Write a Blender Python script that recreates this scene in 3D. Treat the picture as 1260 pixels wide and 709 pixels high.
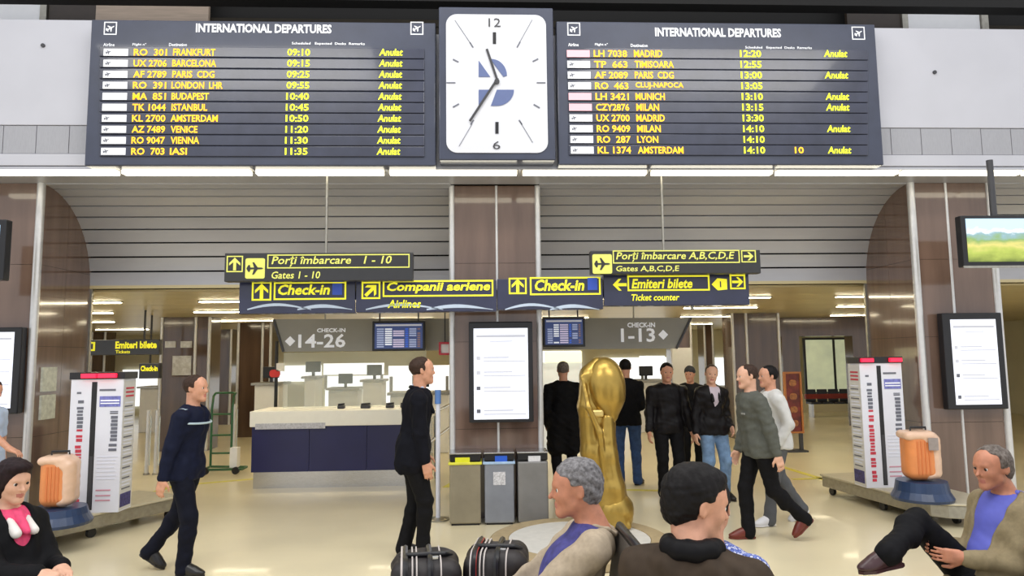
import bpy, bmesh, math, random
import numpy as np
from math import radians as R, sin, cos, pi, atan, tan, sqrt
from mathutils import Vector, Matrix

random.seed(7)
for o in list(bpy.data.objects):
    bpy.data.objects.remove(o)
COL = bpy.context.scene.collection
SC = bpy.context.scene

# ------------------------------------------------------------------ camera, world, light, exposure
FPX, CAMH = 860.0, 1.85
YAW, PIT, ROLL = R(2.6), atan((440-354.5)/FPX), 0.0117
fwv = np.array([sin(YAW)*cos(PIT), cos(YAW)*cos(PIT), sin(PIT)])
_r0 = np.array([cos(YAW), -sin(YAW), 0.0]); _u0 = np.cross(_r0, fwv)
rv = _r0*cos(ROLL)-_u0*sin(ROLL); uv = _u0*cos(ROLL)+_r0*sin(ROLL)
CP = np.array([0, 0, CAMH])
cam = bpy.data.cameras.new('camera'); camo = bpy.data.objects.new('camera', cam)
COL.objects.link(camo); SC.camera = camo
cam.lens = FPX/1260*36; cam.sensor_width = 36; cam.clip_end = 200; cam.clip_start = 0.05
M4 = Matrix.Identity(4)
for i in range(3):
    M4[i][0] = rv[i]; M4[i][1] = uv[i]; M4[i][2] = -fwv[i]; M4[i][3] = CP[i]
camo.matrix_world = M4

SC.view_settings.view_transform = 'Standard'; SC.view_settings.look = 'None'
SC.view_settings.gamma = 1; SC.view_settings.use_curve_mapping = False
SC.view_settings.exposure = 0.28
w = bpy.data.worlds.new('world'); SC.world = w; w.use_nodes = True
w.node_tree.nodes['Background'].inputs[0].default_value = (0.93, 0.95, 1.0, 1)
w.node_tree.nodes['Background'].inputs[1].default_value = 0.85

def area(name, loc, rot, sx, sy, power, col=(1, 1, 1)):
    l = bpy.data.lights.new(name, 'AREA'); l.shape = 'RECTANGLE'; l.size = sx; l.size_y = sy
    l.energy = power; l.color = col
    o = bpy.data.objects.new(name, l); COL.objects.link(o); o.location = loc; o.rotation_euler = rot
    return o
# the tall waiting hall is lit from lamp rows high in its ceiling, above and behind the camera
area('hall_lamp', (-4.5, 1.5, 7.5), (R(10), 0, 0), 5, 1.5, 170, (1, 0.97, 0.9))
area('hall_lamp', (4.5, 1.5, 7.5), (R(10), 0, 0), 5, 1.5, 170, (1, 0.97, 0.9))
area('hall_lamp', (0.2, 5.0, 7.8), (0, 0, 0), 6, 1.2, 130, (1, 0.97, 0.9))

# ------------------------------------------------------------------ helpers
def at(px, py, Y):
    d = fwv + rv*(px-630)/FPX - uv*(py-354.5)/FPX
    return CP + d*(Y/d[1])
def atz(px, py, z):
    d = fwv + rv*(px-630)/FPX - uv*(py-354.5)/FPX
    return CP + d*((z-CAMH)/d[2])
def rect(x0, y0, x1, y1, Y):
    ym, xm = (y0+y1)/2, (x0+x1)/2
    return at(x0, ym, Y)[0], at(x1, ym, Y)[0], at(xm, y1, Y)[2], at(xm, y0, Y)[2]   # X0,X1,Z0,Z1

MATS = {}
def mat(name, col, rough=0.6, metal=0.0, emit=0.0, noise=0.06, scale=12.0, spec=0.5, bump=0.0, stretch=(1, 1, 1), col2=None, coat=0.0):
    if name in MATS: return MATS[name]
    m = bpy.data.materials.new(name); m.use_nodes = True; MATS[name] = m
    nt = m.node_tree; b = nt.nodes['Principled BSDF']
    c = tuple(((v/255.0+0.055)/1.055)**2.4 if v > 10.3 else v/255/12.92 for v in col)
    b.inputs['Roughness'].default_value = rough; b.inputs['Metallic'].default_value = metal
    b.inputs['Specular IOR Level'].default_value = spec
    if coat: b.inputs['Coat Weight'].default_value = coat; b.inputs['Coat Roughness'].default_value = 0.05
    if noise > 0:
        tc = nt.nodes.new('ShaderNodeTexCoord'); mp = nt.nodes.new('ShaderNodeMapping'); n = nt.nodes.new('ShaderNodeTexNoise')
        mp.inputs['Scale'].default_value = stretch
        n.inputs['Scale'].default_value = scale; n.inputs['Detail'].default_value = 4
        mx = nt.nodes.new('ShaderNodeMixRGB')
        if col2: c2 = tuple(((v/255.0+0.055)/1.055)**2.4 for v in col2); ca, cb = c, c2
        else: ca = tuple(v*(1-noise*2) for v in c); cb = tuple(min(1, v*(1+noise*2)) for v in c)
        mx.inputs[1].default_value = (*ca, 1); mx.inputs[2].default_value = (*cb, 1)
        rp = nt.nodes.new('ShaderNodeMapRange'); rp.inputs['From Min'].default_value = 0.3; rp.inputs['From Max'].default_value = 0.7
        nt.links.new(tc.outputs['Object'], mp.inputs[0]); nt.links.new(mp.outputs[0], n.inputs['Vector'])
        nt.links.new(n.outputs[0], rp.inputs[0]); nt.links.new(rp.outputs[0], mx.inputs[0]); nt.links.new(mx.outputs[0], b.inputs['Base Color'])
        if bump:
            bp = nt.nodes.new('ShaderNodeBump'); bp.inputs['Strength'].default_value = bump; bp.inputs['Distance'].default_value = 0.01
            nt.links.new(n.outputs[0], bp.inputs['Height']); nt.links.new(bp.outputs[0], b.inputs['Normal'])
    else: b.inputs['Base Color'].default_value = (*c, 1)
    if emit > 0:
        b.inputs['Emission Color'].default_value = (*c, 1); b.inputs['Emission Strength'].default_value = emit
    return m
def glass(name, col=(0.9, 1, 0.95), alpha=0.16):
    if name in MATS: return MATS[name]
    m = bpy.data.materials.new(name); m.use_nodes = True; MATS[name] = m; nt = m.node_tree
    b = nt.nodes['Principled BSDF']; b.inputs['Base Color'].default_value = (*col, 1); b.inputs['Roughness'].default_value = 0.03
    b.inputs['Alpha'].default_value = alpha
    return m

ORG = {}
def org(p): return ORG.get(p.name, Vector((0, 0, 0))) if p else Vector((0, 0, 0))
def tag(o, label=None, cat=None, group=None, kind=None):
    if label: o['label'] = label
    if cat: o['category'] = cat
    if group: o['group'] = group
    if kind: o['kind'] = kind
    return o
def thing(name, label, cat, loc=(0, 0, 0), rotz=0, group=None, local=False):
    o = bpy.data.objects.new(name, None); COL.objects.link(o); o.empty_display_size = 0.1
    o.location = loc; o.rotation_euler = (0, 0, rotz); tag(o, label, cat, group)
    ORG[o.name] = Vector((0, 0, 0)) if local else Vector(loc)
    return o
def children(o): return [c for c in bpy.data.objects if c.parent == o]
def link_mesh(name, verts, faces, mats, parent=None, fmat=None, smooth=False, loc=None, label=None):
    me = bpy.data.meshes.new(name)
    og = org(parent) if loc is None else Vector(loc)
    v = np.asarray(verts, dtype=float).reshape(-1, 3) - np.array(og)
    me.from_pydata(v.tolist(), [], faces)
    if not isinstance(mats, (list, tuple)): mats = [mats]
    for m in mats: me.materials.append(m)
    if fmat is not None: me.polygons.foreach_set('material_index', fmat)
    if smooth: me.polygons.foreach_set('use_smooth', [True]*len(me.polygons))
    me.update()
    o = bpy.data.objects.new(name, me); COL.objects.link(o)
    if parent: o.parent = parent; ORG[o.name] = org(parent)
    if loc is not None: o.location = loc; ORG[o.name] = Vector(loc)
    if label: o['label'] = label
    return o

class MB:
    def __init__(s): s.v = []; s.f = []; s.m = []; s.cur = 0
    def add(s, vs, fs):
        b = len(s.v); s.v += [tuple(map(float, q)) for q in vs]; s.f += [[i+b for i in f] for f in fs]; s.m += [s.cur]*len(fs); return s
    def box(s, x0, x1, y0, y1, z0, z1):
        vs = [(x, y, z) for x in (x0, x1) for y in (y0, y1) for z in (z0, z1)]
        return s.add(vs, [(0, 1, 3, 2), (4, 6, 7, 5), (0, 4, 5, 1), (2, 3, 7, 6), (0, 2, 6, 4), (1, 5, 7, 3)])
    def obox(s, c, ax, h):
        c = np.array(c, float); ax = np.array(ax, float)
        vs = [c+ax[0]*h[0]*i+ax[1]*h[1]*j+ax[2]*h[2]*k for i in (-1, 1) for j in (-1, 1) for k in (-1, 1)]
        return s.add(vs, [(0, 1, 3, 2), (4, 6, 7, 5), (0, 4, 5, 1), (2, 3, 7, 6), (0, 2, 6, 4), (1, 5, 7, 3)])
    def bar(s, a, b, w, t=None, up=(0, 0, 1)):
        a = np.array(a, float); b = np.array(b, float); d = b-a; L = np.linalg.norm(d); d = d/L
        u = np.array(up, float)
        if abs(u@d) > 0.95: u = np.array([1.0, 0, 0])
        n = np.cross(d, u); n /= np.linalg.norm(n); u = np.cross(n, d)
        return s.obox((a+b)/2, (d, n, u), (L/2, w/2, (t or w)/2))
    def tube(s, pts, r, n=10, cap=True):
        pts = [np.array(p, float) for p in pts]; rs = r if hasattr(r, '__len__') else [r]*len(pts)
        vs, fs = [], []; pn = None
        for i, p in enumerate(pts):
            d = pts[min(i+1, len(pts)-1)]-pts[max(i-1, 0)]; d = d/(np.linalg.norm(d)+1e-9)
            if pn is None:
                pn = np.array([0, 0, 1.0]) if abs(d[2]) < 0.9 else np.array([1.0, 0, 0])
            a = np.cross(d, pn); a /= np.linalg.norm(a)+1e-9; b_ = np.cross(a, d); pn = b_
            for k in range(n):
                t = 2*pi*k/n; vs.append(p+(a*cos(t)+b_*sin(t))*rs[i])
        for i in range(len(pts)-1):
            for k in range(n):
                k2 = (k+1) % n; fs.append((i*n+k, i*n+k2, (i+1)*n+k2, (i+1)*n+k))
        if cap: fs.append(tuple(range(n))); fs.append(tuple(range((len(pts)-1)*n+n-1, (len(pts)-1)*n-1, -1)))
        return s.add(vs, fs)
    def prism(s, poly, y0, y1, f=None):     # poly in (x,z) extruded along y; f maps (x,y,z)
        n = len(poly); vs = [(p[0], y0, p[1]) for p in poly]+[(p[0], y1, p[1]) for p in poly]
        fs = [tuple(range(n)), tuple(range(2*n-1, n-1, -1))]+[(i, i+n, (i+1) % n+n, (i+1) % n) for i in range(n)]
        return s.add([f(*q) for q in vs] if f else vs, fs)
    def slab(s, poly, z0, z1):              # poly in (x,y) extruded along z
        return s.prism(poly, z0, z1, lambda a, b, c: (a, c, b))
    def frame(s, X0, X1, Z0, Z1, y0, y1, t):
        s.box(X0, X1, y0, y1, Z0, Z0+t); s.box(X0, X1, y0, y1, Z1-t, Z1); s.box(X0, X0+t, y0, y1, Z0+t, Z1-t); s.box(X1-t, X1, y0, y1, Z0+t, Z1-t); return s
    def lathe(s, prof, c=(0, 0, 0), n=24):
        vs, fs = [], []
        for r, z in prof:
            for k in range(n): vs.append((c[0]+r*cos(2*pi*k/n), c[1]+r*sin(2*pi*k/n), c[2]+z))
        for i in range(len(prof)-1):
            for k in range(n): fs.append((i*n+k, i*n+(k+1) % n, (i+1)*n+(k+1) % n, (i+1)*n+k))
        fs.append(tuple(range(n-1, -1, -1))); fs.append(tuple(range((len(prof)-1)*n, len(prof)*n)))
        return s.add(vs, fs)
    def build(s, name, mats, parent=None, bevel=0, smooth=False, loc=None, label=None, seg=2):
        v, f, fm = s.v, s.f, s.m
        o = link_mesh(name, v, f, mats, parent, fm, smooth, loc, label)
        bm = bmesh.new(); bm.from_mesh(o.data); bmesh.ops.recalc_face_normals(bm, faces=bm.faces)
        if bevel:
            bmesh.ops.bevel(bm, geom=[e for e in bm.edges if len(e.link_faces) == 2 and e.calc_face_angle(0) > 0.5], offset=bevel, segments=seg, affect='EDGES', profile=0.5)
            for q in bm.faces: q.smooth = smooth
        if smooth:
            for e in bm.edges:
                if len(e.link_faces) == 2 and e.calc_face_angle(0) > 0.9: e.smooth = False
        bm.to_mesh(o.data); bm.free()
        return o
def box(name, x0, x1, y0, y1, z0, z1, m, parent=None, bevel=0, loc=None, label=None):
    return MB().box(x0, x1, y0, y1, z0, z1).build(name, m, parent, bevel, loc=loc, label=label)
def structure(o): o['kind'] = 'structure'; return o
def rrect(X0, X1, Z0, Z1, r, n=5):
    out = []
    for cx, cz, a0 in ((X1-r, Z1-r, 0), (X0+r, Z1-r, 90), (X0+r, Z0+r, 180), (X1-r, Z0+r, 270)):
        for k in range(n+1):
            a = R(a0+90*k/n); out.append((cx+r*cos(a), cz+r*sin(a)))
    return out

FC = {}
def text_geo(s, bold=0.0):
    if (s, bold) in FC: return FC[(s, bold)]
    cu = bpy.data.curves.new('t', 'FONT'); cu.body = s; cu.extrude = 0.0; cu.offset = bold; cu.resolution_u = 2; cu.fill_mode = 'FRONT'
    ob = bpy.data.objects.new('t', cu)
    me = bpy.data.meshes.new_from_object(ob)
    v = np.zeros(len(me.vertices)*3); me.vertices.foreach_get('co', v); v = v.reshape(-1, 3)
    f = [tuple(p.vertices) for p in me.polygons]
    bpy.data.objects.remove(ob); bpy.data.curves.remove(cu); bpy.data.meshes.remove(me)
    FC[(s, bold)] = (v, f); return v, f
def text(s, X0, X1, Z0, Z1, y, m, parent, name='lettering', shear=0.0, bold=0.015, f=None, label=None):
    """Flat raised lettering filling the box X0..X1, Z0..Z1 on a face whose front is at y (facing -Y)."""
    v, fs = text_geo(s, bold)
    if len(v) == 0: return None
    x = v[:, 0]+v[:, 1]*shear; z = v[:, 1]
    x = (x-x.min())/(x.max()-x.min())*(X1-X0)+X0
    z = (z-z.min())/(z.max()-z.min())*(Z1-Z0)+Z0
    vv = np.stack([x, np.full_like(x, y), z], 1)
    if f: vv = np.array([f(*q) for q in vv])
    return link_mesh(name, vv, fs, m, parent, label=label)
def tpx(s, x0, y0, x1, y1, Y, m, parent, **k):
    X0, X1, Z0, Z1 = rect(x0, y0, x1, y1, Y); return text(s, X0, X1, Z0, Z1, Y, m, parent, **k)

# ------------------------------------------------------------------ signed-distance modelling (figures, bags, sculpture)
def nrm(a): a = np.array(a, float); return a/(np.linalg.norm(a)+1e-12)
def frame_of(f, u):
    f = nrm(f); u = np.array(u, float); l = nrm(np.cross(u, f)); u = np.cross(f, l); return np.array([f, l, u])
def cap(a, b, ra, rb=None, k=0.03, op=1): return ('c', np.array(a, float), np.array(b, float), ra, ra if rb is None else rb, k, op)
def ell(c, r, ax=None, k=0.03, op=1): return ('e', np.array(c, float), np.array(r, float), np.eye(3) if ax is None else np.array(ax), k, op)
def rbx(c, h, rr, ax=None, k=0.0, op=1): return ('b', np.array(c, float), np.array(h, float), np.eye(3) if ax is None else np.array(ax), rr, k, op)
def prim_box(p):
    if p[0] == 'c':
        r = max(p[3], p[4]); return np.minimum(p[1], p[2])-r, np.maximum(p[1], p[2])+r
    if p[0] == 'e': e = np.abs(p[3].T)@p[2]; return p[1]-e, p[1]+e
    e = np.abs(p[3].T)@(p[2]); return p[1]-e-p[4]*0, p[1]+e
def sdf_mesh(prims, vox, fold=0.0, ff=9.0, seed=0, smooth=1):
    adds = [p for p in prims if p[-1] == 1]
    lo = np.min([prim_box(p)[0] for p in adds], 0)-4*vox; hi = np.max([prim_box(p)[1] for p in adds], 0)+4*vox
    N = np.ceil((hi-lo)/vox).astype(int)+1
    F = np.full(N, 0.15, dtype=np.float32)
    ax = [lo[i]+vox*np.arange(N[i]) for i in range(3)]
    for p in prims:
        k = p[-2]; a, b = prim_box(p); mg = k+3*vox
        i0 = np.clip(np.floor((a-mg-lo)/vox).astype(int), 0, N); i1 = np.clip(np.ceil((b+mg-lo)/vox).astype(int)+1, 0, N)
        if (i1 <= i0).any(): continue
        X, Y, Z = np.meshgrid(ax[0][i0[0]:i1[0]], ax[1][i0[1]:i1[1]], ax[2][i0[2]:i1[2]], indexing='ij')
        if p[0] == 'c':
            A, B = p[1], p[2]; d = B-A; L = d@d+1e-12
            t = np.clip(((X-A[0])*d[0]+(Y-A[1])*d[1]+(Z-A[2])*d[2])/L, 0, 1)
            D = np.sqrt((X-A[0]-t*d[0])**2+(Y-A[1]-t*d[1])**2+(Z-A[2]-t*d[2])**2)-(p[3]+(p[4]-p[3])*t)
        else:
            c = p[1]; q = [(X-c[0])*p[3][j][0]+(Y-c[1])*p[3][j][1]+(Z-c[2])*p[3][j][2] for j in range(3)]
            if p[0] == 'e':
                r = p[2]; k0 = np.sqrt(sum((q[j]/r[j])**2 for j in range(3))); k1 = np.sqrt(sum((q[j]/r[j]**2)**2 for j in range(3)))+1e-9
                D = k0*(k0-1)/k1
            else:
                rr = p[4]; e = [np.abs(q[j])-(p[2][j]-rr) for j in range(3)]
                D = np.sqrt(sum(np.maximum(e_, 0)**2 for e_ in e))+np.minimum(np.maximum(np.maximum(e[0], e[1]), e[2]), 0)-rr
        S = F[i0[0]:i1[0], i0[1]:i1[1], i0[2]:i1[2]]
        if p[-1] == 1:
            h = np.maximum(k-np.abs(S-D), 0)/k if k > 0 else 0
            S[...] = np.minimum(S, D)-h*h*k/4
        else:
            D = -D; h = np.maximum(k-np.abs(S-D), 0)/k if k > 0 else 0
            S[...] = np.maximum(S, D)+h*h*k/4
    # surface nets
    s = F < 0
    c8 = [(i, j, k) for i in (0, 1) for j in (0, 1) for k in (0, 1)]
    cnt = sum(s[i:N[0]-1+i, j:N[1]-1+j, k:N[2]-1+k].astype(np.int8) for i, j, k in c8)
    act = np.argwhere((cnt > 0) & (cnt < 8))
    vals = np.stack([F[act[:, 0]+i, act[:, 1]+j, act[:, 2]+k] for i, j, k in c8], 1)
    pos = np.zeros((len(act), 3)); num = np.zeros(len(act))
    for a in range(8):
        for b in range(a+1, 8):
            d = [c8[b][q]-c8[a][q] for q in range(3)]
            if sum(abs(x) for x in d) != 1: continue
            va, vb = vals[:, a], vals[:, b]; mk = (va < 0) != (vb < 0)
            t = np.where(mk, va/(va-vb+1e-12), 0)
            for q in range(3): pos[:, q] += np.where(mk, c8[a][q]+d[q]*t, 0)
            num += mk
    V = lo+(act+pos/num[:, None])*vox
    ids = np.full(N, -1, dtype=np.int64); ids[act[:, 0], act[:, 1], act[:, 2]] = np.arange(len(act))
    quads = []
    for a in range(3):
        b, c = (a+1) % 3, (a+2) % 3
        sl0 = [slice(None)]*3; sl1 = [slice(None)]*3; sl0[a] = slice(0, N[a]-1); sl1[a] = slice(1, N[a])
        ch = np.argwhere(s[tuple(sl0)] != s[tuple(sl1)])
        ok = (ch[:, b] > 0) & (ch[:, c] > 0); ch = ch[ok]
        eb = np.zeros(3, int); eb[b] = 1; ec = np.zeros(3, int); ec[c] = 1
        g = lambda e: ids[e[:, 0], e[:, 1], e[:, 2]]
        q = np.stack([g(ch), g(ch-eb), g(ch-eb-ec), g(ch-ec)], 1)
        inv = s[ch[:, 0], ch[:, 1], ch[:, 2]]
        q[inv] = q[inv][:, ::-1]
        quads.append(q[(q >= 0).all(1)])
    Q = np.concatenate(quads)
    for _ in range(smooth):
        acc = np.zeros_like(V); n = np.zeros(len(V))
        for i in range(4):
            for j in (1, 3):
                np.add.at(acc, Q[:, i], V[Q[:, (i+j) % 4]]); np.add.at(n, Q[:, i], 1)
        V = V*0.5+0.5*acc/np.maximum(n, 1)[:, None]
    if fold:
        fn = np.cross(V[Q[:, 1]]-V[Q[:, 0]], V[Q[:, 3]]-V[Q[:, 0]]); vn = np.zeros_like(V)
        for i in range(4): np.add.at(vn, Q[:, i], fn)
        vn /= np.linalg.norm(vn, axis=1)[:, None]+1e-9
        rs = np.random.RandomState(seed+1); h = 0
        for i in range(5):
            d = rs.randn(3); d /= np.linalg.norm(d); e = rs.randn(3)
            fr = ff*(1+i*0.7)*2; h = h+np.sin(V@d*fr+2.2*np.sin(V@e*ff*0.7+i)+i)/(1+i*0.6)
        V = V+vn*(fold*h/2.2)[:, None]
    return V, Q
def sdf_obj(name, prims, vox, m, parent, fold=0.0, seed=0, smooth=1, fm=None, label=None, ff=13.0, loc=None):
    V, Q = sdf_mesh(prims, vox, fold, ff, seed, smooth)
    idx = None
    if fm: C_ = V[Q].mean(1); idx = fm(C_).astype(int).tolist()
    # orient outwards (signed volume)
    a, b, c, d = V[Q[:, 0]], V[Q[:, 1]], V[Q[:, 2]], V[Q[:, 3]]
    vol = (np.cross(a, b)*c).sum()+(np.cross(a, c)*d).sum()
    if vol < 0: Q = Q[:, ::-1]
    return link_mesh(name, V, Q.tolist(), m, parent, idx, True, loc, label)

# ------------------------------------------------------------------ people
def ik(S, W, a, b, pole):
    S = np.array(S, float); W = np.array(W, float); d = W-S; L = np.linalg.norm(d)
    if L > (a+b)*0.999: W = S+d/L*(a+b)*0.999; d = W-S; L = np.linalg.norm(d)
    if L < abs(a-b)+1e-3: L = abs(a-b)+1e-3
    x = (a*a-b*b+L*L)/(2*L); h = sqrt(max(a*a-x*x, 0)); dn = d/np.linalg.norm(d)
    p = np.array(pole, float); p = p-dn*(p@dn); p /= np.linalg.norm(p)+1e-9
    return S+dn*x+p*h, W
def head_prims(c, A, s, jaw=1.0, nose=1.0):
    f, l, u = A; P = lambda a, b, h: c+s*(f*a+l*b+u*h)
    E_ = lambda p, r, k=0.03, op=1: ell(P(*p), np.array(r)*s, A, k*s, op)
    K = lambda p, q, ra, rb, k=0.02, op=1: cap(P(*p), P(*q), ra*s, rb*s, k*s, op)
    out = [E_((-.012, 0, .032), (.098, .077, .086)), E_((.028, 0, -.035), (.066, .056*jaw, .078), .04), E_((.03, 0, .04), (.065, .062, .06), .03),
           K((.02, .045*jaw, -.06), (.075, .012, -.098), .016, .018, .03), K((.02, -.045*jaw, -.06), (.075, -.012, -.098), .016, .018, .03),
           E_((.076, 0, -.098), (.018, .02, .016), .02),
           E_((.060, .036, -.022), (.026, .022, .026), .03), E_((.060, -.036, -.022), (.026, .022, .026), .03),
           K((.084, .034, .024), (.092, .008, .022), .008, .008, .02), K((.084, -.034, .024), (.092, -.008, .022), .008, .008, .02),
           E_((.101, .032, .004), (.014, .017, .011), .012, -1), E_((.101, -.032, .004), (.014, .017, .011), .012, -1),
           K((.091, 0, .012), (.091+.022*nose, 0, -.028), .007, .0105, .012), E_((.094, .011, -.031), (.011, .007, .007), .01), E_((.094, -.011, -.031), (.011, .007, .007), .01),
           K((.088, .018, -.060), (.094, 0, -.057), .005, .006, .01), K((.088, -.018, -.060), (.094, 0, -.057), .005, .006, .01),
           K((.088, .015, -.069), (.093, 0, -.070), .005, .0065, .008), K((.088, -.015, -.069), (.093, 0, -.070), .005, .0065, .008),
           K((.105, .016, -.0645), (.105, -.016, -.0645), .0035, .0035, .004, -1)]
    for q in (1, -1):
        ea = frame_of(f*0.9-l*q*0.45, u)
        out += [ell(P(-.008, q*.079, -.004), np.array((.020, .008, .032))*s, ea, .012*s), ell(P(-.002, q*.089, -.002), np.array((.010, .008, .018))*s, ea, .006*s, -1)]
    return out
def hand_prims(W, d, n, side, s=1.0, curl=0.5, fr=0.0088, spread=0.0):
    """W wrist, d towards the fingers, n out of the palm, side = direction of the thumb"""
    d = nrm(d); n = nrm(np.array(n, float)-d*(np.dot(n, d))); t = nrm(np.array(side, float)-d*np.dot(side, d)-n*np.dot(side, n)); W = np.array(W, float)
    out = [rbx(W+d*.055*s, np.array((.046, .040, .015))*s, .013*s, (d, t, n), .012), cap(W-d*.02*s, W+d*.03*s, .024*s, .026*s, .02)]
    for i, (o, L) in enumerate(((.030, .066), (.010, .078), (-.010, .072), (-.029, .056))):
        b = W+d*.094*s+t*o*s; a1 = curl*.7; a2 = curl*1.9; sp = t*spread*(o*8)
        m = b+nrm(d*cos(a1)+n*sin(a1)+sp)*L*.5*s; e = m+nrm(d*cos(a2)+n*sin(a2)+sp)*L*.5*s
        out += [cap(b-d*.01, m, fr*s, fr*.95*s, .004), cap(m, e, fr*.95*s, fr*.8*s, .003)]
    b = W+d*.025*s+t*.034*s; m = b+nrm(d*.75+t*.6+n*.35)*.045*s; e = m+nrm(d*.95+t*.12+n*.45)*.035*s
    out += [cap(b, m, .014*s, .0115*s, .012), cap(m, e, .0115*s, .0095*s, .004)]
    return out
SKIN = mat('skin', (205, 150, 122), 0.55, noise=0.05, scale=30); SKINL = mat('skin_fair', (216, 168, 142), 0.55, noise=0.04, scale=30)  # base skin and a fairer tone used for some figures
LIP = mat('lips', (182, 112, 98), 0.5, noise=0); EYEW = mat('eye_white', (225, 220, 212), 0.2, noise=0); IRIS = mat('eye_dark', (45, 30, 22), 0.15, noise=0)

def person(label, x, y, ang, P, group=None, z=0.0):
    """P: pose and clothes. Local frame: +X forward, +Y the person's left, Z up. Returns the root."""
    root = thing('person', label, 'person', (x, y, z), R(ang), group, local=True)
    g = P.get
    s = g('s', 1.0); vox = g('vox', .009); cv = g('cvox', vox*1.25); sd = g('seed', 1)
    V = lambda k, d: np.array(g(k, d), float)*s
    pel = V('pelvis', (0, 0, .95)); nb = V('neck', (0, 0, 1.46)); chest = V('chest', tuple((np.array(g('pelvis', (0, 0, .95)))*.36+np.array(g('neck', (0, 0, 1.46)))*.64)))
    tw = g('twist', 0.0)                                    # shoulder line turned about the spine
    up = nrm(nb-chest); lft = nrm(np.array((-sin(R(tw)), cos(R(tw)), g('tilt', 0.0)))); lft = nrm(lft-up*(lft@up)); fwd = np.cross(lft, up)
    up0 = nrm(chest-pel); l0 = np.array((0, 1, 0.0)); l0 = nrm(l0-up0*(l0@up0)); f0 = np.cross(l0, up0)
    T = (fwd, lft, up); T0 = (f0, l0, up0); wd = g('width', 1.0); fat = g('fat', 1.0)
    sh = g('shw', .165)*s*wd; SL = nb-up*.085*s+lft*sh+fwd*g('shf', 0.0)*s; SR = nb-up*.085*s-lft*sh+fwd*g('shf', 0.0)*s
    hy, hp, hr = g('head', (0, 0, 0)); hy, hp = R(hy), R(hp)
    hf = np.array((cos(hy)*cos(hp), sin(hy)*cos(hp), sin(hp))); hu = np.array((0, 0, 1.0))+np.array((-sin(hy), cos(hy), 0))*sin(R(hr)); A = frame_of(hf, hu)
    hc = V('headc', tuple(np.array(g('neck', (0, 0, 1.46)))+np.array((.02, 0, .17)))); hs = s*g('hs', 1.0)
    ua, fa = g('ua', .285)*s, g('fa', .25)*s
    WL = V('wl', (0.05, .26, .88)); WR = V('wr', (0.05, -.26, .88))
    EL, WL = ik(SL, WL, ua, fa, g('pel_', (-1, .3, -.2))); ER, WR = ik(SR, WR, ua, fa, g('per_', (-1, -.3, -.2)))
    HL = pel+l0*.09*s*wd-up0*.03*s; HR = pel-l0*.09*s*wd-up0*.03*s
    AL = V('al', (0, .10, .085)); AR = V('ar', (0, -.10, .085)); th, sn = g('thigh', .43)*s, g('shin', .42)*s
    KL, AL = ik(HL, AL, th, sn, g('kl', (1, .1, 0))); KR, AR = ik(HR, AR, th, sn, g('kr', (1, -.1, 0)))
    fdl, fdr = nrm(g('fl', (1, .15, 0))), nrm(g('fr', (1, -.15, 0)))
    jaw = g('jaw', 1.0)
    nk0 = hc-A[2]*.06*hs-A[0]*.025*hs
    def torso(i, k=.05):
        return [ell(pel, np.array((.105*fat, .150*wd, .12))*s+i, T0, k), ell(chest*.45+pel*.55, np.array((.105*fat, .138*wd, .15))*s+i, T0, k),
                ell(chest+up*.02*s, np.array((.112, .158*wd, .165))*s+i, T, k), cap(SL, SR, .046*s+i*.7, .050*s+i*.8, k), ell(nb-up*.06*s, np.array((.085, .13*wd, .06))*s+i, T, k)]
    def arm(S, E, W, i, t1=1.0, k=.03):
        e = S+(E-S)*min(1, t1*2) if t1 < .5 else E; out = [cap(S, e, .054*s+i, .043*s+i, k)]
        if t1 > .5: out.append(cap(E, E+(W-E)*min(1, (t1-.5)*2), .041*s+i, .029*s+i*g('cuff', 1.0), k))
        return out
    def leg(H, K, F_, i, k=.03): return [cap(H, K, .088*s*fat+i, .058*s+i, k), cap(K, F_, .056*s+i, .040*s+i, k), ell(K*.68+F_*.32-nrm(np.cross(l0, nrm(F_-K)))*(-.0), np.array((.052, .05, .09))*s+i, frame_of(f0, nrm(K-F_)), k)]
    hd_ = g('hands', {}); hl = hd_.get('l', {}); hr_ = hd_.get('r', {})
    dL = nrm(hl.get('d', WL-EL)); dR = nrm(hr_.get('d', WR-ER))
    body = torso(0)+arm(SL, EL, WL, 0)+arm(SR, ER, WR, 0)+leg(HL, KL, AL, 0)+leg(HR, KR, AR, 0)
    Zd = np.array((0, 0, 1.0))*s; body += [cap(AL-Zd*.015, AL+fdl*.12*s-Zd*.045, .028*s, .02*s), cap(AR-Zd*.015, AR+fdr*.12*s-Zd*.045, .028*s, .02*s)]
    body += [cap(nb-up*.03*s, nk0, .062*s*g('neckw', 1), .054*s*g('neckw', 1), .03)]
    body += head_prims(hc, A, hs, jaw, g('nose', 1.0))
    fr = max(.0088, vox*.98)
    if g('lhand', 1): body += hand_prims(WL, dL, hl.get('n', (0, -1, 0)), hl.get('t', (1, 0, 0)), s, hl.get('curl', .5), fr)
    if g('rhand', 1): body += hand_prims(WR, dR, hr_.get('n', (0, 1, 0)), hr_.get('t', (1, 0, 0)), s, hr_.get('curl', .5), fr)
    def fm(C_):
        q = (C_-hc)/hs; a = q@A[0]; b = np.abs(q@A[1]); h = q@A[2]
        return ((a > .086) & (b < .021) & (h < -.053) & (h > -.076)).astype(int)
    sk = g('skin', SKIN)
    sdf_obj('body', body, vox, [sk, LIP], root, smooth=1, fm=fm)
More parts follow.
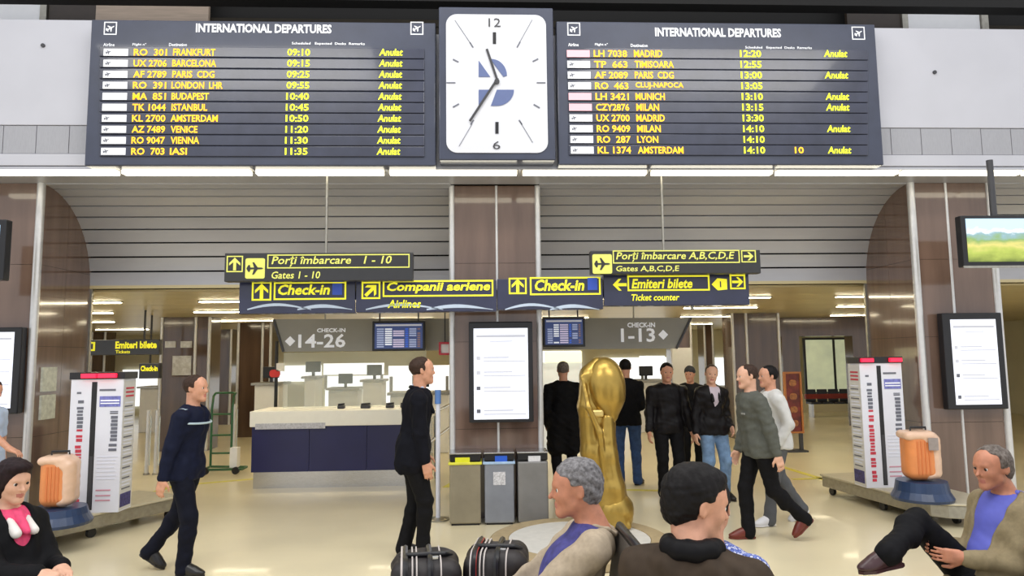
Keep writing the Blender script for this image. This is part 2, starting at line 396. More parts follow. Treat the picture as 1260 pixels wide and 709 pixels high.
    # eyes and eyebrows
    if g('eyes', 1):
        for q in (1, -1):
            c = hc+hs*(A[0]*.081+A[1]*.032*q+A[2]*.004); vs, fs = [], []
            n1, n2 = 8, 12
            for i in range(n1+1):
                for j in range(n2):
                    t = pi*i/n1; p = 2*pi*j/n2; vs.append(c+hs*.0125*(A[0]*cos(t)+A[1]*sin(t)*cos(p)+A[2]*sin(t)*sin(p)))
            fs = [(i*n2+j, i*n2+(j+1) % n2, (i+1)*n2+(j+1) % n2, (i+1)*n2+j) for i in range(n1) for j in range(n2)]
            link_mesh('eye', vs, fs, [EYEW, IRIS], root, [1 if f_[0]//n2 < 2 else 0 for f_ in fs], True)
    def hp(a, b, h): return hc+hs*(A[0]*a+A[1]*b+A[2]*h)
    if g('brows', 1):
        for q in (1, -1):
            MB().tube([hp(.092, q*.012, .024), hp(.092, q*.028, .030), hp(.080, q*.047, .025)], [.0035*hs, .0045*hs, .002*hs], 6).build('eyebrow', g('browm', g('hairm')), root, smooth=True)
    # hair
    hm = g('hairm'); st = g('hair', 'short'); t = g('hairt', .012)
    if hm:
        E_ = lambda p, r, k=0.01, op=1: ell(hp(*p), np.array(r)*hs, A, k*hs, op)
        B_ = lambda p, h, k=0.02, op=-1: rbx(hp(*p), np.array(h)*hs, .015*hs, A, k*hs, op)
        hv = g('hvox', vox*.85)
        if st in ('short', 'full'):
            pr = [E_((-.014, 0, .034), (.098+t, .077+t, .086+t*1.2))]
            if st == 'full': pr.append(E_((.02, 0, .095), (.075, .060, .030), .03))
            pr += [E_((-.06, 0, -.03), (.045+t*.5, .058+t*.5, .055), .03)]
            pr += [B_((.125, 0, -.06), (.092, .2, .115)), B_((.0, 0, -.19 if st == 'short' else -.202), (.3, .3, .105), .03), E_((.125, 0, .045), (.055, .058, .05), .02, -1)]
            pr += [rbx(hp(.018, q*.10, -.022), np.array((.036, .045, .042))*hs, .014*hs, A, .008*hs, -1) for q in (1, -1)]
        elif st == 'receding':
            pr = [E_((-.014, 0, .031), (.098+t, .078+t, .084+t)), E_((-.06, 0, -.03), (.045+t, .060+t*.6, .06), .03)]
            pr += [B_((.125, 0, -.06), (.10, .2, .14)), B_((.0, 0, -.20), (.3, .3, .112)), E_((.115, 0, .075), (.075, .050, .045), .02, -1)]
            pr += [rbx(hp(.02, q*.09, -.03), np.array((.03, .03, .03))*hs, .012*hs, A, .01*hs, -1) for q in (1, -1)]
        elif st == 'bob':
            pr = [E_((-.014, 0, .036), (.098+t, .080+t, .090+t)), E_((-.035, .045, -.03), (.065, .05, .085), .04), E_((-.035, -.045, -.03), (.065, .05, .085), .04), E_((.05, 0, .095), (.055, .07, .035), .03),
                  E_((-.05, 0, -.05), (.06, .075, .07), .04)]
            pr += [E_((.11, 0, -.02), (.095, .060, .092), .02, -1), B_((.0, 0, -.215), (.3, .3, .10))]
        elif st == 'beanie':
            pr = [E_((-.012, 0, .042), (.104+t, .084+t, .092+t)), B_((.0, 0, -.12), (.3, .3, .125)), B_((.13, 0, -.03), (.08, .2, .05))]
        else:   # cropped
            pr = [E_((-.014, 0, .033), (.098+t, .077+t, .086+t))]
            pr += [B_((.125, 0, -.06), (.095, .2, .125)), B_((.0, 0, -.19), (.3, .3, .125)), E_((.12, 0, .05), (.055, .06, .05), .02, -1)]
        sdf_obj('knitted_cap' if st == 'beanie' else 'hair', pr, hv, hm, root, fold=g('hairf', .003), seed=sd+5, ff=40)
    # beard
    if g('beard'):
        pr = [ell(hp(.03, 0, -.052), np.array((.068, .058*jaw, .067))*hs, A, .02), rbx(hp(.06, 0, .03), np.array((.12, .2, .062))*hs, .02*hs, A, .02, -1), rbx(hp(-.07, 0, -.05), np.array((.07, .2, .2))*hs, .02*hs, A, .02, -1)]
        sdf_obj('beard', pr, vox, g('beard'), root)
    ex = g('extra')
    neckcut = cap(nb-up*.02*s, hc, .060*s, .085*s, .01, -1)
    # trousers
    tm = g('trousers'); ti = g('ti', .016)
    if tm:
        tl, tr = AL+(KL-AL)*.0, AR+(KR-AR)*.0
        pr = [ell(pel, np.array((.105*fat, .150*wd, .11))*s+ti, T0, .05)]+leg(HL, KL, tl, ti, .03)+leg(HR, KR, tr, ti, .03)+[cap(tl+(KL-tl)*.2, tl-(KL-tl)*.06, .045*s+ti, .052*s+ti, .02), cap(tr+(KR-tr)*.2, tr-(KR-tr)*.06, .045*s+ti, .052*s+ti, .02)]
        sdf_obj('trousers', pr, cv, tm, root, fold=g('tfold', .006), seed=sd)
    # shirt
    if g('shirt'):
        pr = torso(.010)+[neckcut]
        if g('shirtarms'): pr = arm(SL, EL, WL, .012, .98)+arm(SR, ER, WR, .012, .98)+pr
        sdf_obj('shirt', pr, cv, g('shirt'), root, fold=.003, seed=sd+1)
        pr = [cap(nb+up*.01*s+lft*.05*s+fwd*.02*s, nb-up*.05*s+fwd*.085*s, .013*s, .010*s), cap(nb+up*.01*s-lft*.05*s+fwd*.02*s, nb-up*.05*s+fwd*.085*s, .013*s, .010*s), cap(nb+up*.02*s+lft*.05*s+fwd*.02*s, nb+up*.03*s-fwd*.06*s, .012*s), cap(nb+up*.02*s-lft*.05*s+fwd*.02*s, nb+up*.03*s-fwd*.06*s, .012*s)]
        if g('collar', 1): sdf_obj('shirt_collar', pr, cv*.8, g('shirt'), root)
    # jacket or jumper
    jm = g('jacket')
    if jm:
        ji = g('ji', .026); al = g('armlen', .96)
        pr = torso(ji)+arm(SL, EL, WL, ji*.8, al)+arm(SR, ER, WR, ji*.8, al)
        hem = g('hem', 'hip')
        if hem == 'coat': pr += [cap(HL+up0*.05, KL*.8+HL*.2, .135*s, .13*s, .08), cap(HR+up0*.05, KR*.8+HR*.2, .135*s, .13*s, .08)]
        elif hem == 'blazer': pr += [cap(pel+l0*.05*s, pel+l0*.06*s-up0*.12*s, .12*s+ji, .12*s+ji, .06), cap(pel-l0*.05*s, pel-l0*.06*s-up0*.12*s, .12*s+ji, .12*s+ji, .06)]
        if hem == 'hip': pr += [cap(pel+l0*.07*s, pel+l0*.08*s-up0*.10*s, .095*s+ji, .105*s+ji, .06), cap(pel-l0*.07*s, pel-l0*.08*s-up0*.10*s, .095*s+ji, .105*s+ji, .06)]
        if hem != 'coat': pr.append(rbx(pel-up0*(g('hemz', .12)*s+.2), (.4, .4, .2), .0, T0, .012, -1))
        if g('open'):
            r0_, r1_ = g('open'); pr.append(cap(nb+fwd*.10*s, chest+fwd*.17*s-up*.02, r0_*s, r0_*s*.9, .015, -1)); pr.append(cap(chest+fwd*.17*s-up*.02, pel+f0*.20*s, r0_*s*.9, r1_*s, .015, -1))
        pr.append(neckcut)
        sdf_obj('jacket' if g('open') or hem != 'hip' or g('isjacket') else 'jumper', pr, cv, jm, root, fold=g('jfold', .011), seed=sd+2)
        cr = g('collarr', .017)
        if cr:
            pts = [nb+up*.015*s+(fwd*cos(a)*.085+lft*sin(a)*.078)*s-up*max(0, cos(a))*.07*s for a in np.linspace(R(35), R(325), 9)]
            if not g('open'): pts = [nb+up*.01*s+(fwd*cos(a)*.075+lft*sin(a)*.075)*s-up*max(0, cos(a))*.03*s for a in np.linspace(R(5), R(355), 10)]
            elif g('lapel', 1): pts = [chest+fwd*.142*s+lft*.05*s]+pts+[chest+fwd*.142*s-lft*.05*s]
            sdf_obj('collar', [cap(pts[i], pts[i+1], cr*s, cr*s, .01) for i in range(len(pts)-1)], cv, g('collarm', jm), root, fold=.002, seed=sd)
    # shoes
    sm = g('shoes')
    if sm:
        for Fp, fd, K_ in ((AL, fdl, KL), (AR, fdr, KR)):
            u_ = nrm(np.array((0, 0, 1.0))-fd*fd[2]) if g('flat', 1) else nrm(K_-Fp); Ff = frame_of(fd, u_)
            o = lambda a, b, c: Fp+s*(Ff[0]*a+Ff[1]*b+Ff[2]*c)
            pr = [cap(o(-.01, 0, .02), o(-.015, 0, -.03), .046*s, .045*s, .03), cap(o(.0, 0, .0), o(.10, 0, -.032), .050*s, .041*s, .03), cap(o(0, 0, -.035), o(.14, 0, -.048), .040*s, .032*s, .03), ell(o(.13, 0, -.05), np.array((.075, .045, .03))*s, Ff, .02), rbx(o(.06, 0, -.16), np.array((.4, .4, .08))*s, 0, Ff, .004, -1)]
            sh_ = sdf_obj('shoe', pr, max(.006, cv*.7), sm, root)
            out = [o(a, b, -.080) for a, b in ((-.065, -.02), (-.065, .02), (-.04, .036), (.06, .038), (.13, .048), (.19, .025), (.205, 0), (.19, -.025), (.13, -.048), (.06, -.036), (-.04, -.036))]
            m_ = MB(); n = len(out); hi_ = [q+Ff[2]*.016*s for q in out]
            m_.add(out+hi_, [tuple(range(n)), tuple(range(2*n-1, n-1, -1))]+[(i, (i+1) % n, (i+1) % n+n, i+n) for i in range(n)])
            m_.build('sole', g('solem', sm), sh_)
    J = dict(nb=nb, chest=chest, pel=pel, SL=SL, SR=SR, EL=EL, ER=ER, WL=WL, WR=WR, KL=KL, KR=KR, AL=AL, AR=AR, hc=hc, A=A, T=T, T0=T0, s=s, HL=HL, HR=HR)
    if ex: ex(root, J)
    return root, J

# ------------------------------------------------------------------ materials
MARB = mat('brown_marble', (112, 91, 80), 0.10, noise=0.10, scale=3, stretch=(2, 2, .25), coat=0.5)
MARB2 = mat('dark_brown_marble', (88, 70, 58), 0.15, noise=0.10, scale=3, stretch=(2, 2, .25), coat=0.4)
TRIM = mat('trim_metal', (214, 214, 214), 0.35, 0.5, noise=0.02, scale=20)
STEEL = mat('brushed_steel', (200, 200, 200), 0.25, 1.0, noise=0.04, scale=20, stretch=(1, 1, 8))
STEELD = mat('dull_steel', (165, 162, 152), 0.35, 0.85, noise=0.06, scale=18)
SLAT = mat('slat_metal', (184, 185, 192), 0.36, 0.3, noise=0.03, scale=2, stretch=(.3, 1, 1))
BLACKG = mat('black_gap', (18, 17, 16), 0.8, noise=0)
PANEL = mat('white_grey_panel', (190, 191, 200), 0.5, noise=0.015, scale=2)
GRILLE = mat('grey_grille', (160, 161, 168), 0.6, noise=0.03, scale=60, stretch=(3, 1, .3))
LAMP = mat('lamp_diffuser', (255, 248, 228), 0.5, emit=3.2, noise=0)
LAMP2 = mat('hall_strip_lamp', (255, 240, 205), 0.5, emit=27, noise=0)
CEIL = mat('beige_metal_ceiling', (206, 192, 150), 0.35, 0.1, noise=0.03, scale=1.2, stretch=(.3, 2, 1))
NAVYF = mat('slate_navy_frame', (52, 58, 78), 0.35, noise=0.05, scale=6, coat=.3)
ROWM = mat('display_row_dark', (54, 58, 76), 0.22, noise=0.08, scale=5, coat=.25)
LEDO = mat('orange_led', (255, 176, 30), 0.5, emit=1.3, noise=0)
LEDY = mat('yellow_green_led', (226, 235, 40), 0.5, emit=1.1, noise=0)
LEDW = mat('white_print', (228, 230, 235), 0.5, emit=0.25, noise=0)
PINK = mat('pink_print', (235, 180, 190), 0.5, emit=0.2, noise=0)
CLOCKF = mat('clock_face_white', (212, 214, 222), 0.35, emit=0.04, noise=0.01, scale=3)
SLBLUE = mat('slate_blue', (92, 106, 150), 0.4, noise=0.02)
DARK = mat('near_black', (24, 24, 28), 0.35, noise=0.05)
CHAR = mat('charcoal', (58, 58, 62), 0.4, noise=0.03)
SIGNB = mat('sign_black', (38, 38, 40), 0.3, noise=0.05, coat=.3)
SIGNN = mat('sign_navy', (40, 44, 72), 0.25, noise=0.08, scale=4, coat=.4)
YEL = mat('sign_yellow', (238, 232, 50), 0.5, emit=0.45, noise=0)
YELP = mat('sign_pale_yellow', (225, 226, 110), 0.5, emit=0.12, noise=0)
SWOOSH = mat('sign_swoosh', (190, 205, 225), 0.3, noise=0.03)
BLUEP = mat('blue_label', (60, 96, 210), 0.4, noise=0)
COUNT = mat('counter_cream', (236, 232, 216), 0.4, emit=0.12, noise=0.01)  # faint emission paints extra brightness onto the counter top, which is no lamp
NAVY = mat('counter_navy', (34, 36, 86), 0.3, noise=0.04, scale=3)
WHITE = mat('white_paint', (235, 236, 238), 0.45, noise=0.01)
SCREENW = mat('screen_white', (226, 230, 242), 0.3, emit=0.55, noise=0.015, scale=2)
GREYT = mat('screen_grey_text', (188, 190, 200), 0.5, emit=0.3, noise=0)
GREYD = mat('screen_dark_text', (105, 108, 120), 0.5, noise=0)
GLOW = mat('backlit_white', (240, 244, 246), 0.4, emit=1.0, noise=0.04, scale=3)
REDL = mat('red_led', (250, 30, 60), 0.4, emit=1.6, noise=0)
REDT = mat('red_print', (200, 60, 78), 0.5, noise=0.1, scale=30)

# ------------------------------------------------------------------ floor
fm_ = mat('polished_terrazzo', (226, 214, 180), 0.28, noise=0.03, scale=1.1, coat=0.15)
fl = box('floor', -16, 16, -4, 30, -0.1, 0, fm_); structure(fl)
yl = mat('yellow_floor_line', (222, 212, 80), 0.4, noise=0.08, scale=20)
for (a, b) in (((120, 627), (215, 598)), ((215, 598), (330, 588)), ((960, 574), (1046, 600)), ((770, 603), (900, 606)), ((560, 593), (548, 600)), ((975, 590), (1040, 588))):
    p, q = atz(*a, 0), atz(*b, 0); m = MB(); m.bar((p[0], p[1], .001), (q[0], q[1], .001), .10, .004)
    o = m.build('floor_line', yl, fl, label='yellow guide line on the floor')

# ------------------------------------------------------------------ upper parapet with panels, boards and clock
par = structure(box('wall_upper', -11, 12, 7.62, 8.2, 3.96, 5.5, PANEL))
zt = at(50, 25, 7.6)[2]
for x0, x1 in ((-9.0, -6.9), (-6.88, -4.1), (4.35, 7.2), (7.22, 10)):
    box('panel', x0, x1, 7.585, 7.62, 4.42, zt, PANEL, par, bevel=.004)
    box('panel', x0, x1, 7.585, 7.62, 3.97, 4.10, PANEL, par, bevel=.004)
    n = int((x1-x0)/.34)
    for i in range(n):
        xa = x0+(x1-x0)*i/n; box('grille', xa+.004, xa+(x1-x0)/n-.004, 7.592, 7.62, 4.105, 4.412, GRILLE, par)
for px, py in ((1150, 89), (53, 56)):
    p = at(px, py, 7.58); MB().tube([(p[0], 7.588, p[2]), (p[0], 7.57, p[2])], .022, 12).build('sensor', CHAR, par, label='small dark round sensor')

# upper storey seen above the parapet
up = structure(box('wall_back', -11, 12, 9.6, 9.8, 3.96, 8, BLACKG))
DS = mat('dark_louvre', (66, 60, 50), 0.35, 0.3, noise=0.05, scale=3)
for i in range(12):
    z0 = 5.35+i*.11
    for x0, x1 in ((-3.95, 3.95), (6.9, 11)):
        MB().obox(((x0+x1)/2, 9.5, z0), ((1, 0, 0), (0, .94, .34), (0, -.34, .94)), ((x1-x0)/2, .05, .045)).build('slat', DS, up)
def upx(px): return at(px, 15, 9.4)[0]
UBR = mat('upper_brown', (58, 48, 40), 0.4, noise=0.05); UWH = mat('upper_white', (225, 226, 228), 0.5, emit=.15, noise=0.01)
for a, b, m_ in ((-200, 53, UWH), (62, 120, UBR), (1040, 1106, UBR), (1114, 1202, UWH), (120, 258, mat('upper_lit_slats', (190, 170, 150), .3, noise=.06, scale=3, stretch=(1, 1, 12)))):  # last panel paints the light falling on the left stretch of slats
    box('panel', upx(a), upx(b), 9.36, 9.42, 4.2, 7.9, m_, up)
for a, b in ((53, 61), (1106, 1113), (1203, 1211)):
    box('trim', upx(a), upx(b), 9.33, 9.42, 4.2, 7.9, STEELD, up)
box('beam', -11, 12, 8.3, 8.5, at(600, 2, 8.3)[2], 6.8, BLACKG, up)

# row of lamp strips under the parapet
xs = [-80, 145, 310, 475, 640, 800, 955, 1110, 1262, 1400]
xs = [at(x, 209, 7.58)[0] for x in xs]
GRP = 'strip lamps under the departure boards'
nm = ['under the left white panel', 'under the left end of the left departure board', 'under the left half of the left departure board', 'under the right end of the left departure board', 'under the clock', 'under the left half of the right departure board', 'under the right half of the right departure board', 'under the right white panel', 'at the far right edge of the frame']
for i in range(9):
    x0, x1 = xs[i]+.015, xs[i+1]-.015
    t = thing('strip_lamp', 'long thin white strip lamp '+nm[i], 'lamp', ((x0+x1)/2, 7.6, 3.9), group=GRP)
    box('housing', x0, x1, 7.588, 7.73, 3.925, 3.93, STEELD, t)
    box('diffuser', x0+.02, x1-.02, 7.59, 7.70, 3.885, 3.925, LAMP, t)
structure(box('ceiling_front', -11, 12, 7.59, 8.26, 3.93, 3.958, SLAT))

# curved slatted cove between the piers
XP = (-11, -6.1, -5.06, -.35, .72, 5.26, 6.31, 12)
PF, PB = 8.2, 9.25
cov = structure(box('ceiling_cove', -11, 12, 9.28, 9.40, 2.80, 4.1, BLACKG))
NS = 9
for bx0, bx1 in ((XP[0], XP[1]), (XP[2], XP[3]), (XP[4], XP[5]), (XP[6], XP[7])):
    for i in range(NS):
        a0, a1 = pi/2*i/NS, pi/2*(i+1)/NS; g_ = .010
        pts = []
        for j in range(4):
            a = a0+g_+(a1-a0-2*g_)*j/3; pts.append((PF+1.05*cos(a), 2.83+1.09*sin(a)))
        outer = [(y+.02*cos((a0+a1)/2), z+.02*sin((a0+a1)/2)) for y, z in pts]
        poly = pts+outer[::-1]
        MB().prism(poly, bx0, bx1, lambda a, b, c: (b, a, c)).build('slat', SLAT, cov)
back = [(PF+1.1*cos(a), 2.83+1.14*sin(a)) for a in np.linspace(0, pi/2, 10)]
bo = [(PF+1.16*cos(a), 2.83+1.2*sin(a)) for a in np.linspace(0, pi/2, 10)]
MB().prism(back+bo[::-1], -11, 12, lambda a, b, c: (b, a, c)).build('backing', BLACKG, cov)

# piers
def pier(n, x0, x1, yf, cuts, m_, trims):
    o = structure(box('trim_%d' % n, x0+.01, x1-.01, yf+.02, PB+.02, 0, 3.93, BLACKG))
    edges = [x0]+cuts+[x1]
    zs = [0.0, 1.02, 2.04, 2.98, 3.93]
    for i in range(len(edges)-1):
        for k in range(4): box('marble_panel', edges[i]+.003, edges[i+1]-.003, yf, yf+.03, zs[k]+.002, zs[k+1]-.002, m_, o)
    for xx, sgn in ((x0, 1), (x1, -1)):
        for k in range(4):
            ym = (yf+PB)/2; 
            for ya, yb in ((yf+.03, ym-.002), (ym+.002, PB+.02)): box('marble_panel', min(xx, xx+.02*sgn), max(xx, xx+.02*sgn), ya, yb, zs[k]+.002, zs[k+1]-.002, m_, o)
    for xt, w_ in trims: MB().tube([(xt, yf+.005, 0), (xt, yf+.005, 3.93)], w_, 10).build('steel_trim', TRIM, o, smooth=True)
    return o
pier(1, -6.1, -5.06, 8.2, [-5.58], MARB, [(-5.09, .045), (-6.08, .045)])
pier(2, 5.26, 6.31, 8.2, [5.72], MARB, [(5.29, .045), (5.73, .018), (6.28, .045)])
pier(3, -.36, .72, 8.33, [.20], MARB, [(-.34, .035), (.20, .016), (.70, .035)])
for x_ in (-5.055, 5.255): box('trim', x_-.02, x_+.02, 9.26, 9.30, 0, 2.8, STEELD, bpy.data.objects['trim_1' if x_ < 0 else 'trim_2'])

for k_, (za, zb) in enumerate(((1.52, 1.80), (1.20, 1.48))): box('notice', -5.06, -5.034, 8.33, 8.60, za, zb, mat('notice_pale', (196, 198, 184), .6, noise=.1, scale=20), bpy.data.objects['trim_1'], label='pale paper notice')
# rear hall shell
rc = structure(box('ceiling', -16, 16, 9.25, 26, 2.80, 2.9, CEIL))
for i in range(14):
    y0 = 9.42+i*1.15
    box('ceiling_panel', -15.9, 15.9, y0+.006, y0+1.144, 2.775, 2.80, CEIL, rc)
WALLB = mat('beige_wall', (214, 206, 176), 0.6, noise=0.03, scale=1)
structure(box('wall_rear', -16, 16, 25, 25.2, 0, 2.8, WALLB))
structure(box('wall_left', -16.2, -16, 9.3, 25, 0, 2.8, WALLB)); structure(box('wall_right', 16, 16.2, 9.3, 25, 0, 2.8, WALLB))
lp = [(200, 371, 1.6), (330, 371, 0.01), (120, 393, 1.3), (960, 362, 1.3), (1033, 380, 1.3), (250, 408, 1.6), (930, 374, 1.2)]
spots = []
for yy, xs_ in ((10.9, (-6.2, -3.6, -1.2, 1.8, 3.9, 6.4)), (13.2, (-7.5, -4.6, -1.6, 1.6, 4.6, 7.6)), (16.2, (-9, -5.4, -1.8, 1.8, 5.4, 9)), (20, (-10, -6, -2, 2, 6, 10))):
    for x_ in xs_: spots.append((x_, yy))
wn = {10.9: 'nearest row', 13.2: 'second row', 16.2: 'third row', 20: 'farthest row'}
cnt_ = ('leftmost', 'second from the left', 'third from the left', 'third from the right', 'second from the right', 'rightmost')
for i, (x_, y_) in enumerate(spots):
    t = thing('ceiling_lamp', 'slim linear lamp in the low rear ceiling, %s of the %s' % (cnt_[i % 6], wn[y_]), 'lamp', (x_, y_, 2.77), group='linear lamps in the low rear ceiling')
    box('housing', x_-.72, x_+.72, y_-.06, y_+.06, 2.755, 2.775, STEELD, t)
    box('diffuser', x_-.70, x_+.70, y_-.045, y_+.045, 2.745, 2.756, LAMP2, t)

# rear columns
def column(px0, px1, Y, label, cuts=(), m_=MARB2, depth=.6, posters=()):
    X0, X1 = at(px0, 470, Y)[0], at(px1, 470, Y)[0]
    t = thing('column', label, 'column', ((X0+X1)/2, Y+depth/2, 0), group='marble columns of the rear hall')
    box('shaft', X0, X1, Y, Y+depth, 0, 2.775, m_, t)
    for c in [px0+1, *cuts, px1-1]:
        xc = at(c, 470, Y)[0]; MB().tube([(xc, Y-.005, 0), (xc, Y-.005, 2.775)], .035, 8).build('steel_trim', TRIM, t, smooth=True)
    for a, b, c, d in posters:
        q = rect(a, b, c, d, Y-.02); box('notice', q[0], q[1], Y-.02, Y, q[2], q[3], mat('notice_paper', (206, 208, 214), .6, noise=.12, scale=14), t, label='pale paper notice')
column(196, 257, 15, 'brown marble column behind the officer with pale notices on it', (239,), posters=((212, 438, 235, 462), (203, 420, 216, 428), (222, 420, 236, 428)))
column(291, 333, 17.5, 'brown marble column left of the navy counter', (322,))
column(262, 284, 21, 'slim brown column far behind the green trolley frame')
column(903, 962, 15.4, 'brown marble column behind the walking man in the grey jumper', (921,))
column(829, 853, 17, 'narrow column with white lower half behind the leather jacketed men')
column(868, 880, 21, 'narrow dark column between the men in leather jackets and the jumper man')
column(110, 128, 22, 'dark column far behind the left yellow sign')
q = rect(829, 428, 853, 560, 16.9); c_ = [o for o in bpy.data.objects if o.name.startswith('column') and abs(o.location.y-17.3) < .01][0]
box('cladding', q[0], q[1], 16.9, 17.0, 0, q[3], WHITE, c_, label='white cladding on the lower half')

# ------------------------------------------------------------------ departure boards
def icon_plane(cx, cz, s, y, m_, parent, name='plane_symbol', ang=30):
    prof = [(-1, .05), (-.78, .42), (-.62, .42), (-.55, .12), (-.1, .1), (-.32, .75), (-.12, .75), (.32, .12), (.8, .1), (1, 0), (.8, -.1), (.32, -.12), (-.12, -.75), (-.32, -.75), (-.1, -.1), (-.55, -.12), (-.62, -.42), (-.78, -.42), (-1, -.05)]
    a = R(ang); pts = [(cx+s*(x*cos(a)-z*sin(a)), cz+s*(x*sin(a)+z*cos(a))) for x, z in prof]
    return MB().prism(pts, y-.004, y).build(name, m_, parent)
L_ROWS = [('w', 'RO  301', 'FRANKFURT', 213, 265, '09:10', 1), ('w', 'UX 2706', 'BARCELONA', 212, 266, '09:15', 1), ('w', 'AF 2789', 'PARIS  CDG', 212, 264, '09:25', 1), ('w', 'RO  391', 'LONDON  LHR', 211, 274, '09:55', 1),
          ('w', 'MA  851', 'BUDAPEST', 211, 257, '10:40', 1), ('w', 'TK 1044', 'ISTANBUL', 211, 255, '10:45', 1), ('w', 'KL 2700', 'AMSTERDAM', 210, 268, '10:50', 1), ('w', 'AZ 7489', 'VENICE', 210, 243, '11:20', 1), ('w', 'RO 9047', 'VIENNA', 210, 245, '11:30', 1), ('w', 'RO  703', 'IASI', 209, 230, '11:35', 1)]
R_ROWS = [('p', 'LH 7038', 'MADRID', 780, 815, '12:20', 1), ('w', 'TP  663', 'TIMISOARA', 781, 829, '12:55', 0), ('w', 'AF 2089', 'PARIS  CDG', 781, 829, '13:00', 1), ('w', 'RO  463', 'CLUJ-NAPOCA', 782, 841, '13:05', 0),
          ('p', 'LH 3421', 'MUNICH', 782, 818, '13:10', 1), ('p', 'CZY2876', 'MILAN', 783, 811, '13:15', 1), ('w', 'UX 2700', 'MADRID', 783, 818, '13:30', 0), ('w', 'RO 9409', 'MILAN', 784, 813, '14:10', 1), ('w', 'RO  287', 'LYON', 784, 810, '14:10', 0), ('w', 'KL 1374', 'AMSTERDAM', 785, 841, '14:10', 1)]
def board(side, rows, fx, y0, dy, cols, titlex, ty, icons, heads, label):
    YB = 7.42; q = rect(fx[0], fx[1], fx[2], fx[3], YB); X0, X1, Z0, Z1 = q
    t = thing('departure_board', label, 'display board', ((X0+X1)/2, YB+.08, Z0))
    box('cabinet', X0, X1, YB, 7.58, Z0, Z1, NAVYF, t, bevel=.012)
    for i, r in enumerate(rows):
        yc = y0+dy*i; k = rect(fx[0]+14, yc-6.2, fx[2]-14, yc+6.2, YB-.02)
        rr = MB().box(k[0], k[1], YB-.020, YB, k[2], k[3]).build('display_row', ROWM, t, bevel=.006)
        Yt = YB-.024; dz = r[-1]
        sk = (i-4.5)*cols['sk']
        def pxr(a, b): return rect(a+sk, yc-4.3, b+sk, yc+4.3, Yt)
        a = pxr(*cols['logo']); box('airline_label', a[0], a[1], Yt-.002, YB-.018, a[2], a[3], LEDW if r[0] == 'w' else PINK, rr, label='white airline label' if r[0] == 'w' else 'pale pink airline label')
        if i not in (4, 5) and r[0] == 'w':
            w_ = a[1]-a[0]; icon_plane(a[0]+w_*.2, (a[2]+a[3])/2, .03, Yt-.003, GREYD, rr, 'airline_mark', 20)
        fl_ = r[1]; a = pxr(*cols['code']); text(fl_, a[0], a[1], a[2], a[3], Yt, LEDO, rr, bold=.02, label='orange flight number')
        a = pxr(r[3]-sk, r[4]-sk); text(r[2], a[0], a[1], a[2], a[3], Yt, LEDO, rr, bold=.02, label='orange destination')
        a = pxr(*cols['time']); text(r[5], a[0], a[1], a[2], a[3], Yt, LEDY, rr, bold=.02, label='yellow green departure time')
        if r[6]:
            a = pxr(*cols['status']); o_ = 1.5 if side == 'r' else 0
            text('Anulat', a[0], a[1], a[2], a[3], Yt, LEDY, rr, bold=.02, shear=.15, label='yellow green cancelled note')
        if side == 'r' and i == 9: a = rect(978, yc-4, 989, yc+4, Yt); text('10', a[0], a[1], a[2], a[3], Yt, LEDO, rr, bold=.02, label='orange desk number')
    tpx('INTERNATIONAL DEPARTURES', titlex[0], ty-5.5, titlex[1], ty+5.5, YB-.004, LEDW, t, bold=.035)
    for s_, a, b, yy in heads: tpx(s_, a, yy-2, b, yy+2, YB-.004, LEDW, t, bold=.02)
    for ix, iy in icons:
        p = rect(ix-8, iy-8, ix+8, iy+8, YB)
        MB().frame(p[0], p[1], p[2], p[3], YB-.005, YB, .012).build('symbol_frame', LEDW, t, bevel=.003)
        icon_plane((p[0]+p[1])/2, (p[2]+p[3])/2, .05, YB-.002, LEDW, t)
    return t
board('l', L_ROWS, (108, 26, 536, 204), 64.3, 13.55, dict(logo=(126, 156), code=(163, 204), time=(352, 380), status=(465, 494), sk=-.35), (241, 408), 35, ((136, 35), (513, 35)),
      (('Airline', 127, 141, 55), ('Flight n°', 163, 180, 55), ('Destination', 208, 230, 55), ('Scheduled   Expected  Desks  Remarks', 359, 449, 54)), 'left departure board of dark slate rows with flights to Frankfurt, Barcelona and others')
board('r', R_ROWS, (686, 28, 1082, 203), 66, 13.2, dict(logo=(700, 728), code=(733, 774), time=(913, 939), status=(1016, 1045), sk=.55), (806, 961), 40, ((706, 36), (1056, 41)),
      (('Airline', 699, 712, 55), ('Flight n°', 732, 748, 55), ('Destination', 776, 797, 56), ('Scheduled   Expected  Desks  Remarks', 917, 999, 59)), 'right departure board of dark slate rows with flights to Madrid, Milan and others')

# clock
YC = 7.36; X0, X1, Z0, Z1 = rect(540, 9, 682, 197, YC)
ck = thing('wall_clock', 'large rectangular wall clock with white face and thin hands between the boards', 'clock', ((X0+X1)/2, 7.45, Z0))
box('case', X0, X1, YC, 7.58, Z0, Z1, NAVYF, ck, bevel=.012)
X0, X1, Z0, Z1 = rect(549, 18, 673, 188, YC-.01)
MB().prism(rrect(X0, X1, Z0, Z1, .12, 8), YC-.012, YC).build('face', CLOCKF, ck)
Yk = YC-.016
def zp(u, v): p = at(530+u/3.2208, v/3.2227, Yk); return (p[0], p[2])
def cpoly(name, uvs, m_, dy=.003, off=0): return MB().prism([zp(*k) for k in uvs], Yk-dy-off, Yk+.004-off).build(name, m_, ck)
cpoly('emblem', [(190, 240), (236, 305), (190, 305)], SLBLUE)
arc = [(240+62*sin(R(a)), 300-66*cos(R(a))) for a in range(0, 91, 10)]
cpoly('emblem', [(240, 234)]+[(min(302, u), v) for u, v in arc[1:]]+[(288, 305), (240, 240)], SLBLUE)
cpoly('emblem', [(190, 356), (238, 356), (190, 420)], SLBLUE)
arc = [(262+68*cos(R(a)), 356+64*sin(R(a))) for a in range(0, 91, 10)]
